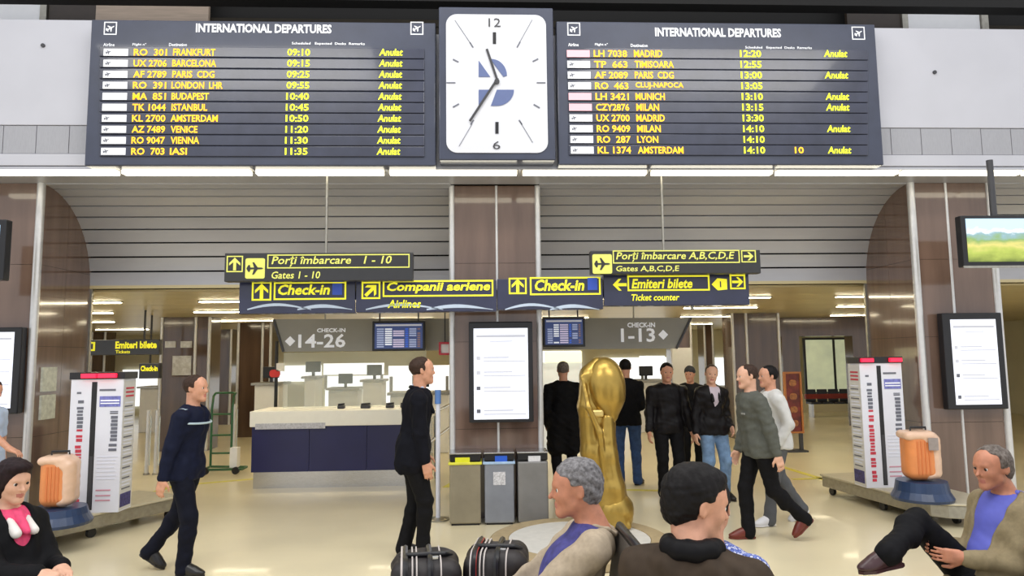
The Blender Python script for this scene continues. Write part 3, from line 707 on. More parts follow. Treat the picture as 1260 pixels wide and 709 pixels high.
cpoly('emblem', [(262, 356)]+arc+[(238, 420)], SLBLUE)
cpoly('hour_mark', [(246, 128), (259, 128), (259, 174), (246, 174)], DARK); cpoly('hour_mark', [(256, 484), (269, 484), (269, 530), (256, 530)], DARK)
def ln(a, b, w_, name='hour_mark', m_=GREYD, off=0):
    d = np.array(b, float)-a; d /= np.linalg.norm(d); n_ = np.array((-d[1], d[0]))*w_/2; a = np.array(a, float); b = np.array(b, float)
    return cpoly(name, [a+n_, b+n_, b-n_, a-n_], m_, off=off)
for a, b, w_ in (((62, 328), (98, 328), 4), ((420, 328), (455, 328), 4), ((88, 235), (110, 246), 5), ((404, 244), (426, 233), 5), ((88, 425), (112, 412), 5), ((408, 414), (432, 428), 5), ((155, 168), (168, 188), 5), ((342, 188), (354, 166), 5), ((158, 494), (170, 476), 5), ((350, 476), (362, 494), 5),
                 ((96, 80), (158, 172), 1.6), ((352, 168), (402, 78), 1.6), ((112, 580), (165, 490), 1.6), ((354, 482), (404, 565), 1.6)): ln(a, b, w_)
zz = lambda u0, v0, u1, v1: (530+u0/3.2208, v0/3.2227, 530+u1/3.2208, v1/3.2227)
tpx('12', *zz(229, 72, 277, 106), Yk-.004, CHAR, ck, bold=0); tpx('6', *zz(246, 560, 276, 592), Yk-.004, CHAR, ck, bold=0)
ln((268, 332), (222, 195), 9, 'hour_hand', CHAR, .008); ln((266, 312), (155, 482), 9, 'minute_hand', CHAR, .014)
p = zp(262, 325); MB().tube([(p[0], Yk, p[1]), (p[0], Yk-.025, p[1])], .028, 14).build('hand_boss', CHAR, ck)

# ------------------------------------------------------------------ hanging direction signs
def arrow(cx, cz, s, ang, y, m_, parent):
    prof = [(0, 1), (.85, .15), (.85, -.25), (.22, .3), (.22, -1), (-.22, -1), (-.22, .3), (-.85, -.25), (-.85, .15)]
    a = R(ang); pts = [(cx+s*(x*cos(a)-z*sin(a)), cz+s*(x*sin(a)+z*cos(a))) for x, z in prof]
    return MB().prism(pts, y-.004, y).build('arrow', m_, parent)
def boxed(px, Y, parent, m_, t=.012):
    q = rect(*px, Y); MB().frame(q[0], q[1], q[2], q[3], Y-.005, Y, t).build('frame_line', m_, parent); return q
def sign_body(px, Y, m_, label, name='direction_sign', group=None, dep=.12):
    X0, X1, Z0, Z1 = rect(*px, Y); t = thing(name, label, 'sign', ((X0+X1)/2, Y+dep/2, Z0), group=group)
    box('casing', X0, X1, Y, Y+dep, Z0, Z1, m_, t, bevel=.008); return t
Y1 = 7.70
s = sign_body((276, 311, 508, 346), Y1, SIGNB, 'black hanging sign with pale yellow lettering for gates 1 to 10')
g1 = boxed((279, 315, 299, 335), Y1, s, YELP); arrow((g1[0]+g1[1])/2, (g1[2]+g1[3])/2, .07, 0, Y1-.002, YELP, s)
g1 = rect(302, 318, 326, 343, Y1); MB().prism(rrect(*g1, .02), Y1-.005, Y1).build('symbol_plate', YELP, s); icon_plane((g1[0]+g1[1])/2, (g1[2]+g1[3])/2, .09, Y1-.006, SIGNB, s, ang=0)
boxed((329, 313, 504, 330), Y1, s, YELP); tpx('Porți îmbarcare   1 - 10', 334, 315, 482, 328, Y1-.005, YELP, s, shear=.2); tpx('Gates 1 - 10', 334, 334, 394, 343, Y1-.005, YELP, s, shear=.15)
X = at(402, 260, Y1+.06)[0]; MB().tube([(X, Y1+.06, at(402, 311, Y1)[2]), (X, Y1+.06, 3.93)], .014, 8).build('hanger', STEELD, s, smooth=True)
s = sign_body((727, 308, 936, 337), Y1, SIGNB, 'black hanging sign with pale yellow lettering for gates A to E')
g1 = rect(729, 313, 753, 337, Y1); MB().prism(rrect(*g1, .02), Y1-.005, Y1).build('symbol_plate', YELP, s); icon_plane((g1[0]+g1[1])/2, (g1[2]+g1[3])/2, .09, Y1-.006, SIGNB, s, ang=0)
boxed((754, 308, 910, 324), Y1, s, YELP); tpx('Porți îmbarcare A,B,C,D,E', 758, 310, 904, 322, Y1-.005, YELP, s, shear=.2); tpx('Gates A,B,C,D,E', 758, 327, 836, 335, Y1-.005, YELP, s, shear=.1)
g1 = boxed((912, 308, 930, 323), Y1, s, YELP); arrow((g1[0]+g1[1])/2, (g1[2]+g1[3])/2, .055, -90, Y1-.002, YELP, s)
X = at(815, 260, Y1+.06)[0]; MB().tube([(X, Y1+.06, at(815, 308, Y1)[2]), (X, Y1+.06, 3.93)], .014, 8).build('hanger', STEELD, s, smooth=True)
Y2 = 7.92
def swoosh(px0, px1, s):
    for (a, b, h, w_) in ((.06, .62, 7, 2.2), (.5, .98, 5, 3)):
        u, lo_ = [], []
        for k in range(13):
            t_ = k/12; x_ = px0+(px1-px0)*(a+(b-a)*t_); yv = 381-h*sin(pi*t_)*(1-.3*t_); ww = w_*sin(pi*min(1, t_+.08))*.6+.4
            p1 = at(x_, yv-ww, Y2-.003); p2 = at(x_, yv+ww, Y2-.003); u.append((p1[0], p1[2])); lo_.append((p2[0], p2[2]))
        MB().prism(u+lo_[::-1], Y2-.005, Y2).build('swoosh', SWOOSH, s, label='pale curved stripe')
s = sign_body((294, 346, 437, 386), Y2, SIGNN, 'left navy check-in sign with yellow lettering under the gates 1 to 10 sign', dep=.14)
g1 = boxed((310, 347, 334, 370), Y2, s, YEL, .018); arrow((g1[0]+g1[1])/2, (g1[2]+g1[3])/2, .085, 0, Y2-.002, YEL, s)
boxed((337, 347, 426, 369), Y2, s, YEL, .018); tpx('Check-in', 342, 350, 406, 363, Y2-.005, YEL, s, shear=.2, bold=.03)
q = rect(409, 349, 421, 363, Y2); box('symbol_plate', q[0], q[1], Y2-.006, Y2, q[2], q[3], BLUEP, s, label='small blue square'); swoosh(296, 436, s)
s = sign_body((438, 345, 611, 384), Y2, SIGNN, 'navy airlines sign with yellow lettering in front of the central pillar', dep=.14)
g1 = boxed((445, 347, 468, 368), Y2, s, YEL, .018); arrow((g1[0]+g1[1])/2, (g1[2]+g1[3])/2, .085, -45, Y2-.002, YEL, s)
boxed((471, 345, 607, 365), Y2, s, YEL, .018); tpx('Companii aeriene', 476, 347, 603, 361, Y2-.005, YEL, s, shear=.2, bold=.03); tpx('Airlines', 477, 369, 518, 379, Y2-.005, YEL, s, shear=.2, bold=.02); swoosh(440, 610, s)
s = sign_body((612, 343, 742, 381), Y2, SIGNN, 'right navy check-in sign with yellow lettering above the gold sculpture', dep=.14)
g1 = boxed((626, 342, 648, 362), Y2, s, YEL, .018); arrow((g1[0]+g1[1])/2, (g1[2]+g1[3])/2, .08, 0, Y2-.002, YEL, s)
boxed((652, 341, 739, 363), Y2, s, YEL, .018); tpx('Check-in', 658, 344, 719, 358, Y2-.005, YEL, s, shear=.2, bold=.03)
q = rect(723, 342, 735, 357, Y2); box('symbol_plate', q[0], q[1], Y2-.006, Y2, q[2], q[3], BLUEP, s, label='small blue square'); swoosh(614, 740, s)
s = sign_body((743, 338, 922, 376), Y2, SIGNN, 'navy ticket counter sign with yellow lettering below the gates A to E sign', dep=.14)
g1 = rect(754, 342, 771, 359, Y2); arrow((g1[0]+g1[1])/2, (g1[2]+g1[3])/2, .08, 90, Y2-.002, YEL, s)
boxed((772, 339, 873, 358), Y2, s, YEL, .018); tpx('Emiteri bilete', 777, 343, 852, 355, Y2-.005, YEL, s, shear=.2, bold=.03); tpx('Ticket counter', 777, 362, 836, 370, Y2-.005, YEL, s, shear=.2, bold=.02)
g1 = boxed((898, 338, 917, 356), Y2, s, YEL, .018); arrow((g1[0]+g1[1])/2, (g1[2]+g1[3])/2, .065, -90, Y2-.002, YEL, s)
g1 = rect(874, 341, 896, 359, Y2); cx, cz = (g1[0]+g1[1])/2, (g1[2]+g1[3])/2
MB().prism([(cx-.09, cz), (cx-.02, cz+.07), (cx+.09, cz+.06), (cx+.09, cz-.06), (cx-.02, cz-.07)], Y2-.006, Y2).build('symbol_plate', YEL, s); box('symbol_mark', cx+.005, cx+.02, Y2-.008, Y2, cz-.035, cz+.035, SIGNN, s)
bx0, bx1 = at(296, 360, 8.06)[0], at(920, 360, 8.06)[0]; bz = at(610, 362, 8.06)[2]
t = thing('sign_beam', 'steel beam behind the row of navy signs, fixed to the central pillar', 'beam', (.19, 8.1, bz-.05))
box('beam', bx0, bx1, 8.065, 8.13, bz-.05, bz+.05, STEELD, t); box('bracket', -.1, 0, 8.13, 8.325, bz-.04, bz+.04, STEELD, t); box('bracket', .38, .48, 8.13, 8.325, bz-.04, bz+.04, STEELD, t)
for px in (362, 520, 680, 850):
    xh = at(px, 330, 8.1)[0]; MB().tube([(xh, 8.1, bz-.15), (xh, 8.1, bz-.2)], .02, 8).build('lower_clip', STEELD, t)
# rear hanging signs
s = sign_body((107, 418, 196, 437), 12.8, SIGNB, 'distant black sign with yellow lettering hanging left in the rear hall')
tpx('Emiteri bilete', 142, 420, 193, 429, 12.79, YEL, s, bold=.04); tpx('Tickets', 142, 431, 160, 435, 12.79, YEL, s, bold=.02); g1 = rect(108, 421, 117, 432, 12.8); MB().frame(g1[0], g1[1], g1[2], g1[3], 12.79, 12.8, .03).build('frame_line', YEL, s)
X = at(178, 410, 12.86)[0]; MB().tube([(X, 12.86, at(178, 418, 12.8)[2]), (X, 12.86, 2.78)], .02, 8).build('hanger', CHAR, s)
s = sign_body((171, 447, 196, 466), 14.2, SIGNB, 'small distant black and yellow sign behind the large left rear sign')
q = rect(172, 449, 195, 457, 14.2); tpx('Check-in', 173, 450, 194, 457, 14.19, YEL, s, bold=.05)
X = at(185, 440, 14.26)[0]; MB().tube([(X, 14.26, at(178, 448, 14.2)[2]), (X, 14.26, 2.78)], .02, 8).build('hanger', CHAR, s)

# ------------------------------------------------------------------ screens
def lines_on(t, X0, X1, Z0, Z1, y, f=None, par=None):
    W_, H_ = X1-X0, Z1-Z0; rs = random.Random(3)
    def bar(a, b, c, d, m_, nm_='text_line'):
        mb = MB().box(X0+W_*a, X0+W_*b, y-.003, y, Z0+H_*c, Z0+H_*d); return mb.build(nm_, m_, t)
    bar(.05, .95, .90, .925, GREYT); bar(.3, .72, .85, .86, GREYT)
    for zc, dk in ((.67, 0), (.51, 0), (.34, 0), (.09, 1)):
        bar(.05, .12, zc-.02, zc+.02, GREYD if zc < .4 else GREYT, 'bullet'); bar(.18, .6+.2*rs.random(), zc, zc+.014, GREYT)
        bar(.18, .95, zc-.04, zc-.028, GREYT)
def portrait(px, inner, Y, label):
    X0, X1, Z0, Z1 = rect(*px, Y); t = thing('portrait_screen', label, 'screen', ((X0+X1)/2, Y+.05, Z0))
    box('bezel', X0, X1, Y, Y+.10, Z0, Z1, DARK, t, bevel=.012)
    a = rect(*inner, Y-.004); box('display', a[0], a[1], Y-.004, Y+.01, a[2], a[3], SCREENW, t); lines_on(t, *a, Y-.004)
    box('bracket', (X0+X1)/2-.15, (X0+X1)/2+.15, Y+.10, Y+.14, (Z0+Z1)/2-.2, (Z0+Z1)/2+.2, CHAR, t)
    return t
portrait((577, 396, 656, 520), (583, 404, 650, 516), 8.19, 'portrait information screen with bright white page on the central pillar')
portrait((1163, 385, 1237, 504), (1173, 393, 1229, 498), 8.06, 'portrait information screen with white page on the right pier')
portrait((-55, 403, 24, 510), (-48, 409, 15, 503), 8.06, 'portrait information screen on the left pier at the frame edge')
# landscape television
Y = 7.3; X0, X1, Z0, Z1 = rect(1184, 265, 1300, 328, Y)
t = thing('television', 'hanging television showing green hills, right of the frame', 'screen', ((X0+X1)/2, Y+.05, Z0))
box('bezel', X0, X1, Y, Y+.1, Z0, Z1, DARK, t, bevel=.012); box('bottom_strip', X0-.01, X1, Y-.008, Y, Z0-.015, Z0+.01, STEELD, t)
a = rect(1190, 269, 1296, 322, Y-.004); W_, H_ = a[1]-a[0], a[3]-a[2]
hm = bpy.data.materials.new('hills_picture'); hm.use_nodes = True; nt = hm.node_tree; b = nt.nodes['Principled BSDF']
tc = nt.nodes.new('ShaderNodeTexCoord'); mp = nt.nodes.new('ShaderNodeSeparateXYZ'); nz = nt.nodes.new('ShaderNodeTexNoise'); nz.inputs['Scale'].default_value = 5; nz.inputs['Detail'].default_value = 6
ad = nt.nodes.new('ShaderNodeMath'); ad.operation = 'MULTIPLY_ADD'; ad.inputs[1].default_value = .45; cr_ = nt.nodes.new('ShaderNodeValToRGB')
nt.links.new(tc.outputs['Generated'], mp.inputs[0]); nt.links.new(tc.outputs['Generated'], nz.inputs['Vector']); nt.links.new(nz.outputs[0], ad.inputs[0]); nt.links.new(mp.outputs['Z'], ad.inputs[2])
nt.links.new(ad.outputs[0], cr_.inputs[0]); e = cr_.color_ramp.elements
e[0].position = .2; e[0].color = (.12, .16, .03, 1); e[1].position = 1.0; e[1].color = (.45, .65, .9, 1)
for p_, c_ in ((.45, (.35, .42, .08, 1)), (.6, (.55, .5, .16, 1)), (.75, (.2, .32, .1, 1)), (.86, (.22, .35, .4, 1)), (.93, (.8, .85, .9, 1))):
    x_ = e.new(p_); x_.color = c_
nt.links.new(cr_.outputs[0], b.inputs['Base Color']); nt.links.new(cr_.outputs[0], b.inputs['Emission Color']); b.inputs['Emission Strength'].default_value = .5
box('display', a[0], a[1], Y-.005, Y, a[2], a[3], hm, t)
X = at(1220, 230, Y+.05)[0]; MB().tube([(X, Y+.05, Z1-.02), (X, Y+.05, 3.97)], .035, 10).build('hanger', CHAR, t, smooth=True)
X0, X1, Z0, Z1 = rect(-110, 270, 6, 345, Y)
t = thing('television', 'hanging television cut off by the left frame edge', 'screen', ((X0+X1)/2, Y+.05, Z0)); box('bezel', X0, X1, Y, Y+.1, Z0, Z1, DARK, t, bevel=.012)
box('display', X0+.06, X1-.06, Y-.004, Y, Z0+.06, Z1-.06, hm, t); MB().tube([((X0+X1)/2, Y+.05, Z1-.02), ((X0+X1)/2, Y+.05, 3.97)], .035, 10).build('hanger', CHAR, t, smooth=True)
# flight monitors on the kiosk
for px, lab, seed in (((458, 395, 523, 432), 'wide flight monitor with coloured columns beside the 14-26 panel', 1), ((668, 390, 720, 427), 'wide flight monitor with blue rows beside the 1-13 panel', 2)):
    Y = 10.2; X0, X1, Z0, Z1 = rect(*px, Y); t = thing('flight_monitor', lab, 'screen', ((X0+X1)/2, Y+.04, Z0), group='flight monitors on the kiosk')
    box('bezel', X0, X1, Y, Y+.09, Z0, Z1, DARK, t, bevel=.008); rs = random.Random(seed)
    box('display', X0+.035, X1-.035, Y-.004, Y, Z0+.035, Z1-.035, mat('monitor_blue', (52, 66, 110), .3, emit=.5, noise=.05), t)
    box('heading', X0+.05, X1-.05, Y-.006, Y, Z1-.075, Z1-.05, GREYT, t)
    cols_ = [((150, 160, 190), 2), ((220, 225, 235), 2), ((190, 180, 205), 3), ((50, 90, 190), 1), ((150, 175, 170), 2), ((120, 95, 90), 1)]
    x_ = X0+.06
    for c_, w_ in cols_:
        wd = (X1-X0-.12)/11*w_
        for k in range(9):
            z_ = Z1-.1-k*(Z1-Z0-.15)/9
            if rs.random() < .9: box('entry', x_+.008, x_+wd-.008, Y-.006, Y, z_-.028, z_-.008, mat('monitor_%d' % c_[0], c_, .4, emit=.45, noise=0), t)
        x_ += wd
    for xx in (X0+.1, X1-.1): MB().tube([(xx, Y+.05, Z1), (xx, Y+.05, 2.775)], .012, 6).build('hanger', CHAR, t)

# ------------------------------------------------------------------ kiosk header, counter, background fittings
Yh = 10.55; pts = [at(x, y, Yh) for x, y in ((337, 393), (850, 391), (832, 429), (349, 433))]
hd = thing('kiosk_header', 'grey hanging header panel with white numbers 14-26 and 1-13', 'sign', (float((pts[0][0]+pts[1][0])/2), Yh, float(pts[2][2])))
MB().prism([(p[0], p[2]) for p in pts], Yh, Yh+.05).build('header_panel', mat('header_grey', (150, 148, 138), .3, noise=.03, scale=2), hd)
for a, b in (((337, 393), (349, 433)), ((850, 391), (832, 429))):
    p, q = at(*a, Yh), at(*b, Yh); MB().bar((p[0], Yh-.01, p[2]), (q[0], Yh-.01, q[2]), .04, .03).build('edge_strip', CHAR, hd)
tpx('14-26', 367, 411, 425, 428, Yh-.004, LEDW, hd, bold=.02); tpx('CHECK-IN', 390, 404, 425, 409, Yh-.004, LEDW, hd, bold=.03)
tpx('1-13', 764, 404, 806, 421, Yh-.004, LEDW, hd, bold=.02); tpx('CHECK-IN', 772, 397, 806, 403, Yh-.004, LEDW, hd, bold=.03)
for px, py in ((357, 420), (816, 412)):
    p = at(px, py, Yh); r_ = .075; MB().prism([(p[0]-r_, p[2]), (p[0], p[2]+r_), (p[0]+r_, p[2]), (p[0], p[2]-r_)], Yh-.006, Yh).build('diamond_mark', LEDW, hd)
for px in (400, 780):
    p = at(px, 395, Yh); MB().tube([(p[0], Yh+.02, p[2]), (p[0], Yh+.02, 2.775)], .015, 8).build('hanger', STEELD, hd)

def zat(px, py, Y): return at(px, py, Y)[2]
Yc = 10.5; X0 = at(309, 560, Yc)[0]; X1 = -.85; zk = zat(400, 580, Yc); zt = zat(400, 524, Yc); zT = zat(400, 505, Yc)
ct = thing('service_counter', 'long navy service counter with cream top and steel base', 'counter', ((X0+X1)/2, Yc+.4, 0))
box('kick_plate', X0+.03, X1, Yc+.02, Yc+.8, 0, zk, STEEL, ct)
for i in range(3): box('front_panel', X0+(X1-X0)*i/3+.003, X0+(X1-X0)*(i+1)/3-.003, Yc, Yc+.8, zk, zt, NAVY, ct)
box('cream_top', X0-.02, X1, Yc-.05, Yc+.9, zt, zT, COUNT, ct, bevel=.01)
q = rect(314, 521, 400, 528, Yc-.06); box('label_strip', q[0], q[1], Yc-.06, Yc-.04, q[2], q[3], mat('label_grey', (205, 205, 210), .5, noise=.1, scale=40), ct, label='pale label strip under the top')
X0g, X1g = X0+.3, X1
gl = tag(MB().box(X0g, X1g, Yc+.5, Yc+.51, zT, zat(400, 433, Yc)).build('glass_screen', glass('counter_glass'), None, loc=((X0g+X1g)/2, Yc+.5, zT)), 'clear glass screen standing on the service counter', 'screen')
for i, (px, w_) in enumerate(((420, .10), (450, .14), (480, .12), (497, .10))):
    p = at(px, 505, Yc+.3); t = thing('desk_item', ['small black telephone on the counter', 'low document tray on the counter', 'black stapler beside the tray on the counter', 'small black stamp holder on the counter'][i], 'office item', (p[0], Yc+.3, zT))
    MB().box(p[0]-w_/2, p[0]+w_/2, Yc+.24, Yc+.36, zT, zT+.05).build('base', CHAR, t, bevel=.01); MB().tube([(p[0]-w_/2, Yc+.3, zT+.06), (p[0]+w_/2, Yc+.3, zT+.07)], .014, 8).build('upper_part', DARK, t)

# check-in desks in the rear hall
def desk(px0, px1, ytop, Y, label, mono=1, fascia=None, red=False):
    X0, X1 = at(px0, 480, Y)[0], at(px1, 480, Y)[0]; zt = zat((px0+px1)/2, ytop, Y)
    t = thing('check_in_desk', label, 'desk', ((X0+X1)/2, Y+.3, 0), group='white check-in desks in the rear hall')
    box('body', X0, X1, Y, Y+.7, 0, zt, WHITE, t, bevel=.02); box('worktop', X0-.05, X1+.05, Y-.08, Y+.75, zt, zt+.05, STEELD, t)
    if mono:
        xm = (X0+X1)/2; box('monitor_stand', xm-.03, xm+.03, Y+.3, Y+.36, zt+.05, zt+.2, CHAR, t); box('monitor', xm-.17, xm+.17, Y+.28, Y+.33, zt+.14, zt+.38, DARK, t, bevel=.01)
    if fascia:
        a = rect(*fascia, Y+.6); o = box('fascia', a[0], a[1], Y+.6, Y+.7, a[2], a[3], GLOW, t, label='backlit white fascia')
        for xx in (a[0]+.05, a[1]-.05): box('post', xx-.03, xx+.03, Y+.62, Y+.68, zt, a[2], STEELD, t)
    return t
desk(313, 343, 474, 15, 'white check-in desk behind the left end of the navy counter')
desk(374, 388, 466, 16, 'narrow white check-in desk left of the middle of the navy counter')
desk(404, 440, 480, 17, 'white check-in desk with long backlit fascia behind the counter', fascia=(398, 447, 472, 461))
desk(446, 470, 470, 16, 'white check-in desk left of the walking man in black')
desk(480, 552, 486, 14, 'wide white check-in desk behind the walking man in black', fascia=(478, 450, 553, 463))
desk(780, 818, 470, 17, 'white check-in desk behind the man in black leather', fascia=(788, 438, 818, 452))
desk(884, 902, 478, 19, 'white check-in desk between the leather jacketed men and the right column', 0)
desk(172, 195, 478, 19, 'distant white check-in desk under the small left sign', 0)
# backlit wall panels on the rear wall
wr = bpy.data.objects['wall_rear']
for a in ((400, 462, 560, 500), (664, 432, 716, 520), (740, 440, 850, 500), (880, 440, 902, 520), (300, 450, 395, 470), (150, 455, 192, 500)):
    q = rect(*a, 24.9); box('lit_panel', q[0], q[1], 24.9, 25, q[2], q[3], GLOW, wr)
# partition right of the pillar
q = rect(664, 446, 716, 560, 14); t = thing('white_partition', 'white lit partition wall behind the man in the black coat', 'partition', ((q[0]+q[1])/2, 14.1, 0))
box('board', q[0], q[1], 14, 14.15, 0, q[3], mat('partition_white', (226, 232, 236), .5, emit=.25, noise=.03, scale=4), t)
a = rect(672, 433, 716, 444, 13.9); box('sign_box', a[0], a[1], 13.9, 14.1, q[3], a[3], mat('pale_yellow_lit', (244, 240, 200), .5, emit=.8, noise=.05), t, label='pale yellow backlit sign')
# notice with red frame
q = rect(540, 421, 555, 437, 10.4); t = thing('framed_notice', 'small red framed white notice left of the central pillar', 'sign', (q[0], 10.4, q[2]))
box('notice_board', q[0], q[1], 10.4, 10.43, q[2], q[3], WHITE, t); MB().frame(q[0], q[1], q[2], q[3], 10.38, 10.41, .03).build('red_frame', REDT, t)
MB().tube([((q[0]+q[1])/2, 10.42, q[3]), ((q[0]+q[1])/2, 10.42, 2.775)], .01, 6).build('hanger', CHAR, t)
# red lamp pole behind the counter
p = at(339, 505, 12.5); t = thing('signal_pole', 'thin dark pole with a small red sign behind the counter', 'pole', (p[0], 12.5, 0))
MB().tube([(p[0], 12.5, 0), (p[0], 12.5, zat(339, 420, 12.5))], .03, 8).build('pole', DARK, t)
a = zat(339, 460, 12.5); MB().prism(rrect(p[0]-.10, p[0]+.07, a-.06, a+.07, .05), 12.44, 12.5).build('red_disc', mat('red_sign', (215, 60, 60), .4, noise=0), t)
a = rect(340, 447, 349, 457, 12.44); box('label_plate', a[0], a[1], 12.44, 12.5, a[2], a[3], WHITE, t)
# barrier with rails
t = thing('barrier_rail', 'steel barrier with two sloping looking rails beside the central pillar', 'barrier', (-.5, 9.6, 0))
for zz_ in (1.02, .62): MB().tube([(-.86, 9.5, zz_), (-.56, 12.8, zz_)], .025, 8).build('rail', STEEL, t, smooth=True)
for yy in (9.5, 11.1, 12.8): x_ = -.86+(yy-9.5)/3.3*.3; MB().tube([(x_, yy, 0), (x_, yy, 1.04)], .022, 8).build('post', STEEL, t, smooth=True)
box('glass_panel', -.75, -.745, 9.7, 12.6, .1, .95, glass('panel_glass', (.7, .8, .95), .35), t)
p = atz(539, 640, 0); t = thing('barrier_post', 'white barrier post with blue top next to the yellow bin', 'post', (p[0], p[1], 0))
zt_ = zat(539, 480, p[1]); zb_ = zat(539, 497, p[1])
MB().lathe([(.13, 0), (.13, .015), (.03, .03)], (p[0], p[1], 0), 20).build('foot', STEELD, t)
MB().tube([(p[0], p[1], .02), (p[0], p[1], zb_)], .026, 12).build('pole', mat('post_white', (214, 216, 228), .4, noise=.02), t, smooth=True)
MB().tube([(p[0], p[1], zb_), (p[0], p[1], zt_)], .036, 12).build('cap', mat('post_blue', (88, 128, 190), .4, noise=.02), t, smooth=True)

# bins in front of the central pillar
BM = [mat('bin_taupe', (150, 142, 122), .4, .35, noise=.05, scale=5), mat('bin_blue_grey', (142, 147, 158), .4, .35, noise=.05, scale=5), mat('bin_grey', (136, 135, 134), .4, .35, noise=.05, scale=5)]
CB = [mat('lid_yellow', (226, 226, 40), .5, noise=.02), mat('lid_blue', (34, 92, 205), .5, noise=.02), mat('lid_white', (228, 228, 232), .5, noise=.05, scale=40)]
RB = [mat('bag_yellow', (222, 218, 72), .5, noise=.05), mat('bag_blue', (168, 196, 226), .5, noise=.05), None]
for i, (a, b) in enumerate(((552, 593), (595, 634), (636, 676))):
    Yb = 7.98; X0, X1 = at(a, 600, Yb)[0], at(b, 600, Yb)[0]; zt_ = zat(614, 569, Yb); zl = zat(614, 557, Yb)
    t = thing('recycling_bin', ['taupe metal recycling bin with yellow sticker and yellow bag rim', 'middle metal recycling bin with blue sticker and pale notice', 'grey metal recycling bin with white sticker, right of the three'][i], 'bin', ((X0+X1)/2, Yb+.14, 0), group='recycling bins at the central pillar')
    box('body', X0+.012, X1-.012, Yb, Yb+.31, .02, zt_, BM[i], t, bevel=.015); box('base', X0+.03, X1-.03, Yb+.02, Yb+.29, 0, .02, DARK, t)
    box('lid', X0+.012, X1-.012, Yb+.03, Yb+.31, zt_+.01, zl-.012, DARK, t, bevel=.008); box('lid_rim', X0+.006, X1-.006, Yb+.012, Yb+.33, zl-.016, zl, STEEL, t, bevel=.004)
    q = [(558, 561, 576, 569), (607, 559, 622, 570), (648, 559, 663, 569)][i]; q = rect(q[0]+2, q[1], q[2]+2, q[3], Yb+.02); box('sticker', q[0], q[1], Yb+.016, Yb+.03, q[2], q[3]-.02, CB[i], t)
    if RB[i]: MB().frame(X0-.012, X1+.012, Yb-.012, Yb+.32, 0, 1, .025).v; m = MB(); m.box(X0-.005, X1+.002, Yb-.012, Yb+.02, zt_-.022, zt_+.006); m.box(X0-.005, X0+.02, Yb, Yb+.30, zt_-.022, zt_+.006); m.box(X1-.02, X1+.002, Yb, Yb+.30, zt_-.022, zt_+.006); m.build('bag_rim', RB[i], t, bevel=.006)
    if i == 1: q = rect(607, 581, 622, 597, Yb-.005); box('notice', q[0], q[1], Yb-.005, Yb+.002, q[2], q[3], mat('notice2', (206, 206, 210), .6, noise=.15, scale=60), t, label='pale notice on the front')
# green luggage trolley frame and steel gates in the rear left
p = atz(275, 580, 0); G = mat('green_tube', (40, 92, 56), .35, noise=.04); t = thing('hand_trolley', 'green tubular hand trolley standing behind the officer', 'trolley', (p[0], p[1], 0))
x0, x1, yb = p[0]-.22, p[0]+.12, p[1]
for xx in (x0, x1): MB().tube([(xx, yb, .08), (xx, yb, 1.05), (xx, yb+.05, 1.25), (xx, yb+.15, 1.3)], .02, 8).build('upright', G, t, smooth=True)
for zz_ in (.3, .6, .95): MB().tube([(x0, yb, zz_), (x1, yb, zz_)], .016, 8).build('crossbar', G, t, smooth=True)
MB().tube([(x0, yb+.15, 1.3), (x1, yb+.15, 1.3)], .018, 8).build('handle', G, t, smooth=True)
m = MB(); m.tube([(x0, yb, .08), (x1+.3, yb-.1, .08), (x1+.3, yb-.35, .08), (x0, yb-.35, .08), (x0, yb, .08)], .02, 8); m.build('base_frame', G, t, smooth=True)
for xx in (x0+.05, x1+.2): MB().tube([(xx, yb-.37, .06), (xx, yb-.33, .06)], .06, 14).build('wheel', DARK, t)
box('carton', x1+.08, x1+.2, yb-.3, yb-.15, .1, .42, WHITE, t, label='white container')
for i, (a, b) in enumerate(((181, 187), (192, 196), (288, 291))):
    Yg = (12.0, 12.0, 13.3)[i]; x_ = at(a, 560, Yg)[0]; t = thing('gate_post', ['slim steel gate post left of the officer', 'steel and glass gate post nearest the officer', 'steel gate post right of the green trolley'][i], 'post', (x_, Yg, 0), group='steel gate posts in the rear hall')
    MB().tube([(x_, Yg, 0), (x_, Yg, 1.05)], .035, 10).build('pole', TRIM, t, smooth=True); box('glass_wing', x_, x_+.05, Yg-.005, Yg+.005, .15, .95, glass('wing_glass', (.8, .9, .95), .4), t); MB().lathe([(.05, 0), (.05, .02), (.04, .03)], (x_, Yg, 0), 16).build('foot', STEELD, t)
# red advertising stand, far lounge
p = at(976, 555, 13.3); q = rect(967, 459, 986, 532, 13.3); t = thing('advert_stand', 'tall dark red advert stand with orange frame beside the right column', 'stand', ((q[0]+q[1])/2, 13.35, 0))
box('panel', q[0], q[1], 13.3, 13.36, q[2], q[3], mat('advert_red', (118, 44, 36), .4, noise=.3, scale=7), t); MB().frame(q[0]-.02, q[1]+.02, q[2]-.02, q[3]+.02, 13.28, 13.34, .035).build('frame', mat('advert_orange', (190, 120, 60), .4, noise=.03), t)
for zf in (.15, .38, .6, .83):
    MB().prism(rrect((q[0]+q[1])/2-.07, (q[0]+q[1])/2+.07, q[2]+(q[3]-q[2])*zf-.06, q[2]+(q[3]-q[2])*zf+.06, .05), 13.29, 13.3).build('picture', mat('advert_pic', (176, 116, 70), .5, noise=.2, scale=20), t)
for xx in (q[0]+.03, q[1]-.03): box('leg', xx-.03, xx+.03, 13.3, 13.36, 0, q[2], CHAR, t)
box('base', q[0]-.05, q[1]+.05, 13.2, 13.5, 0, .03, CHAR, t)
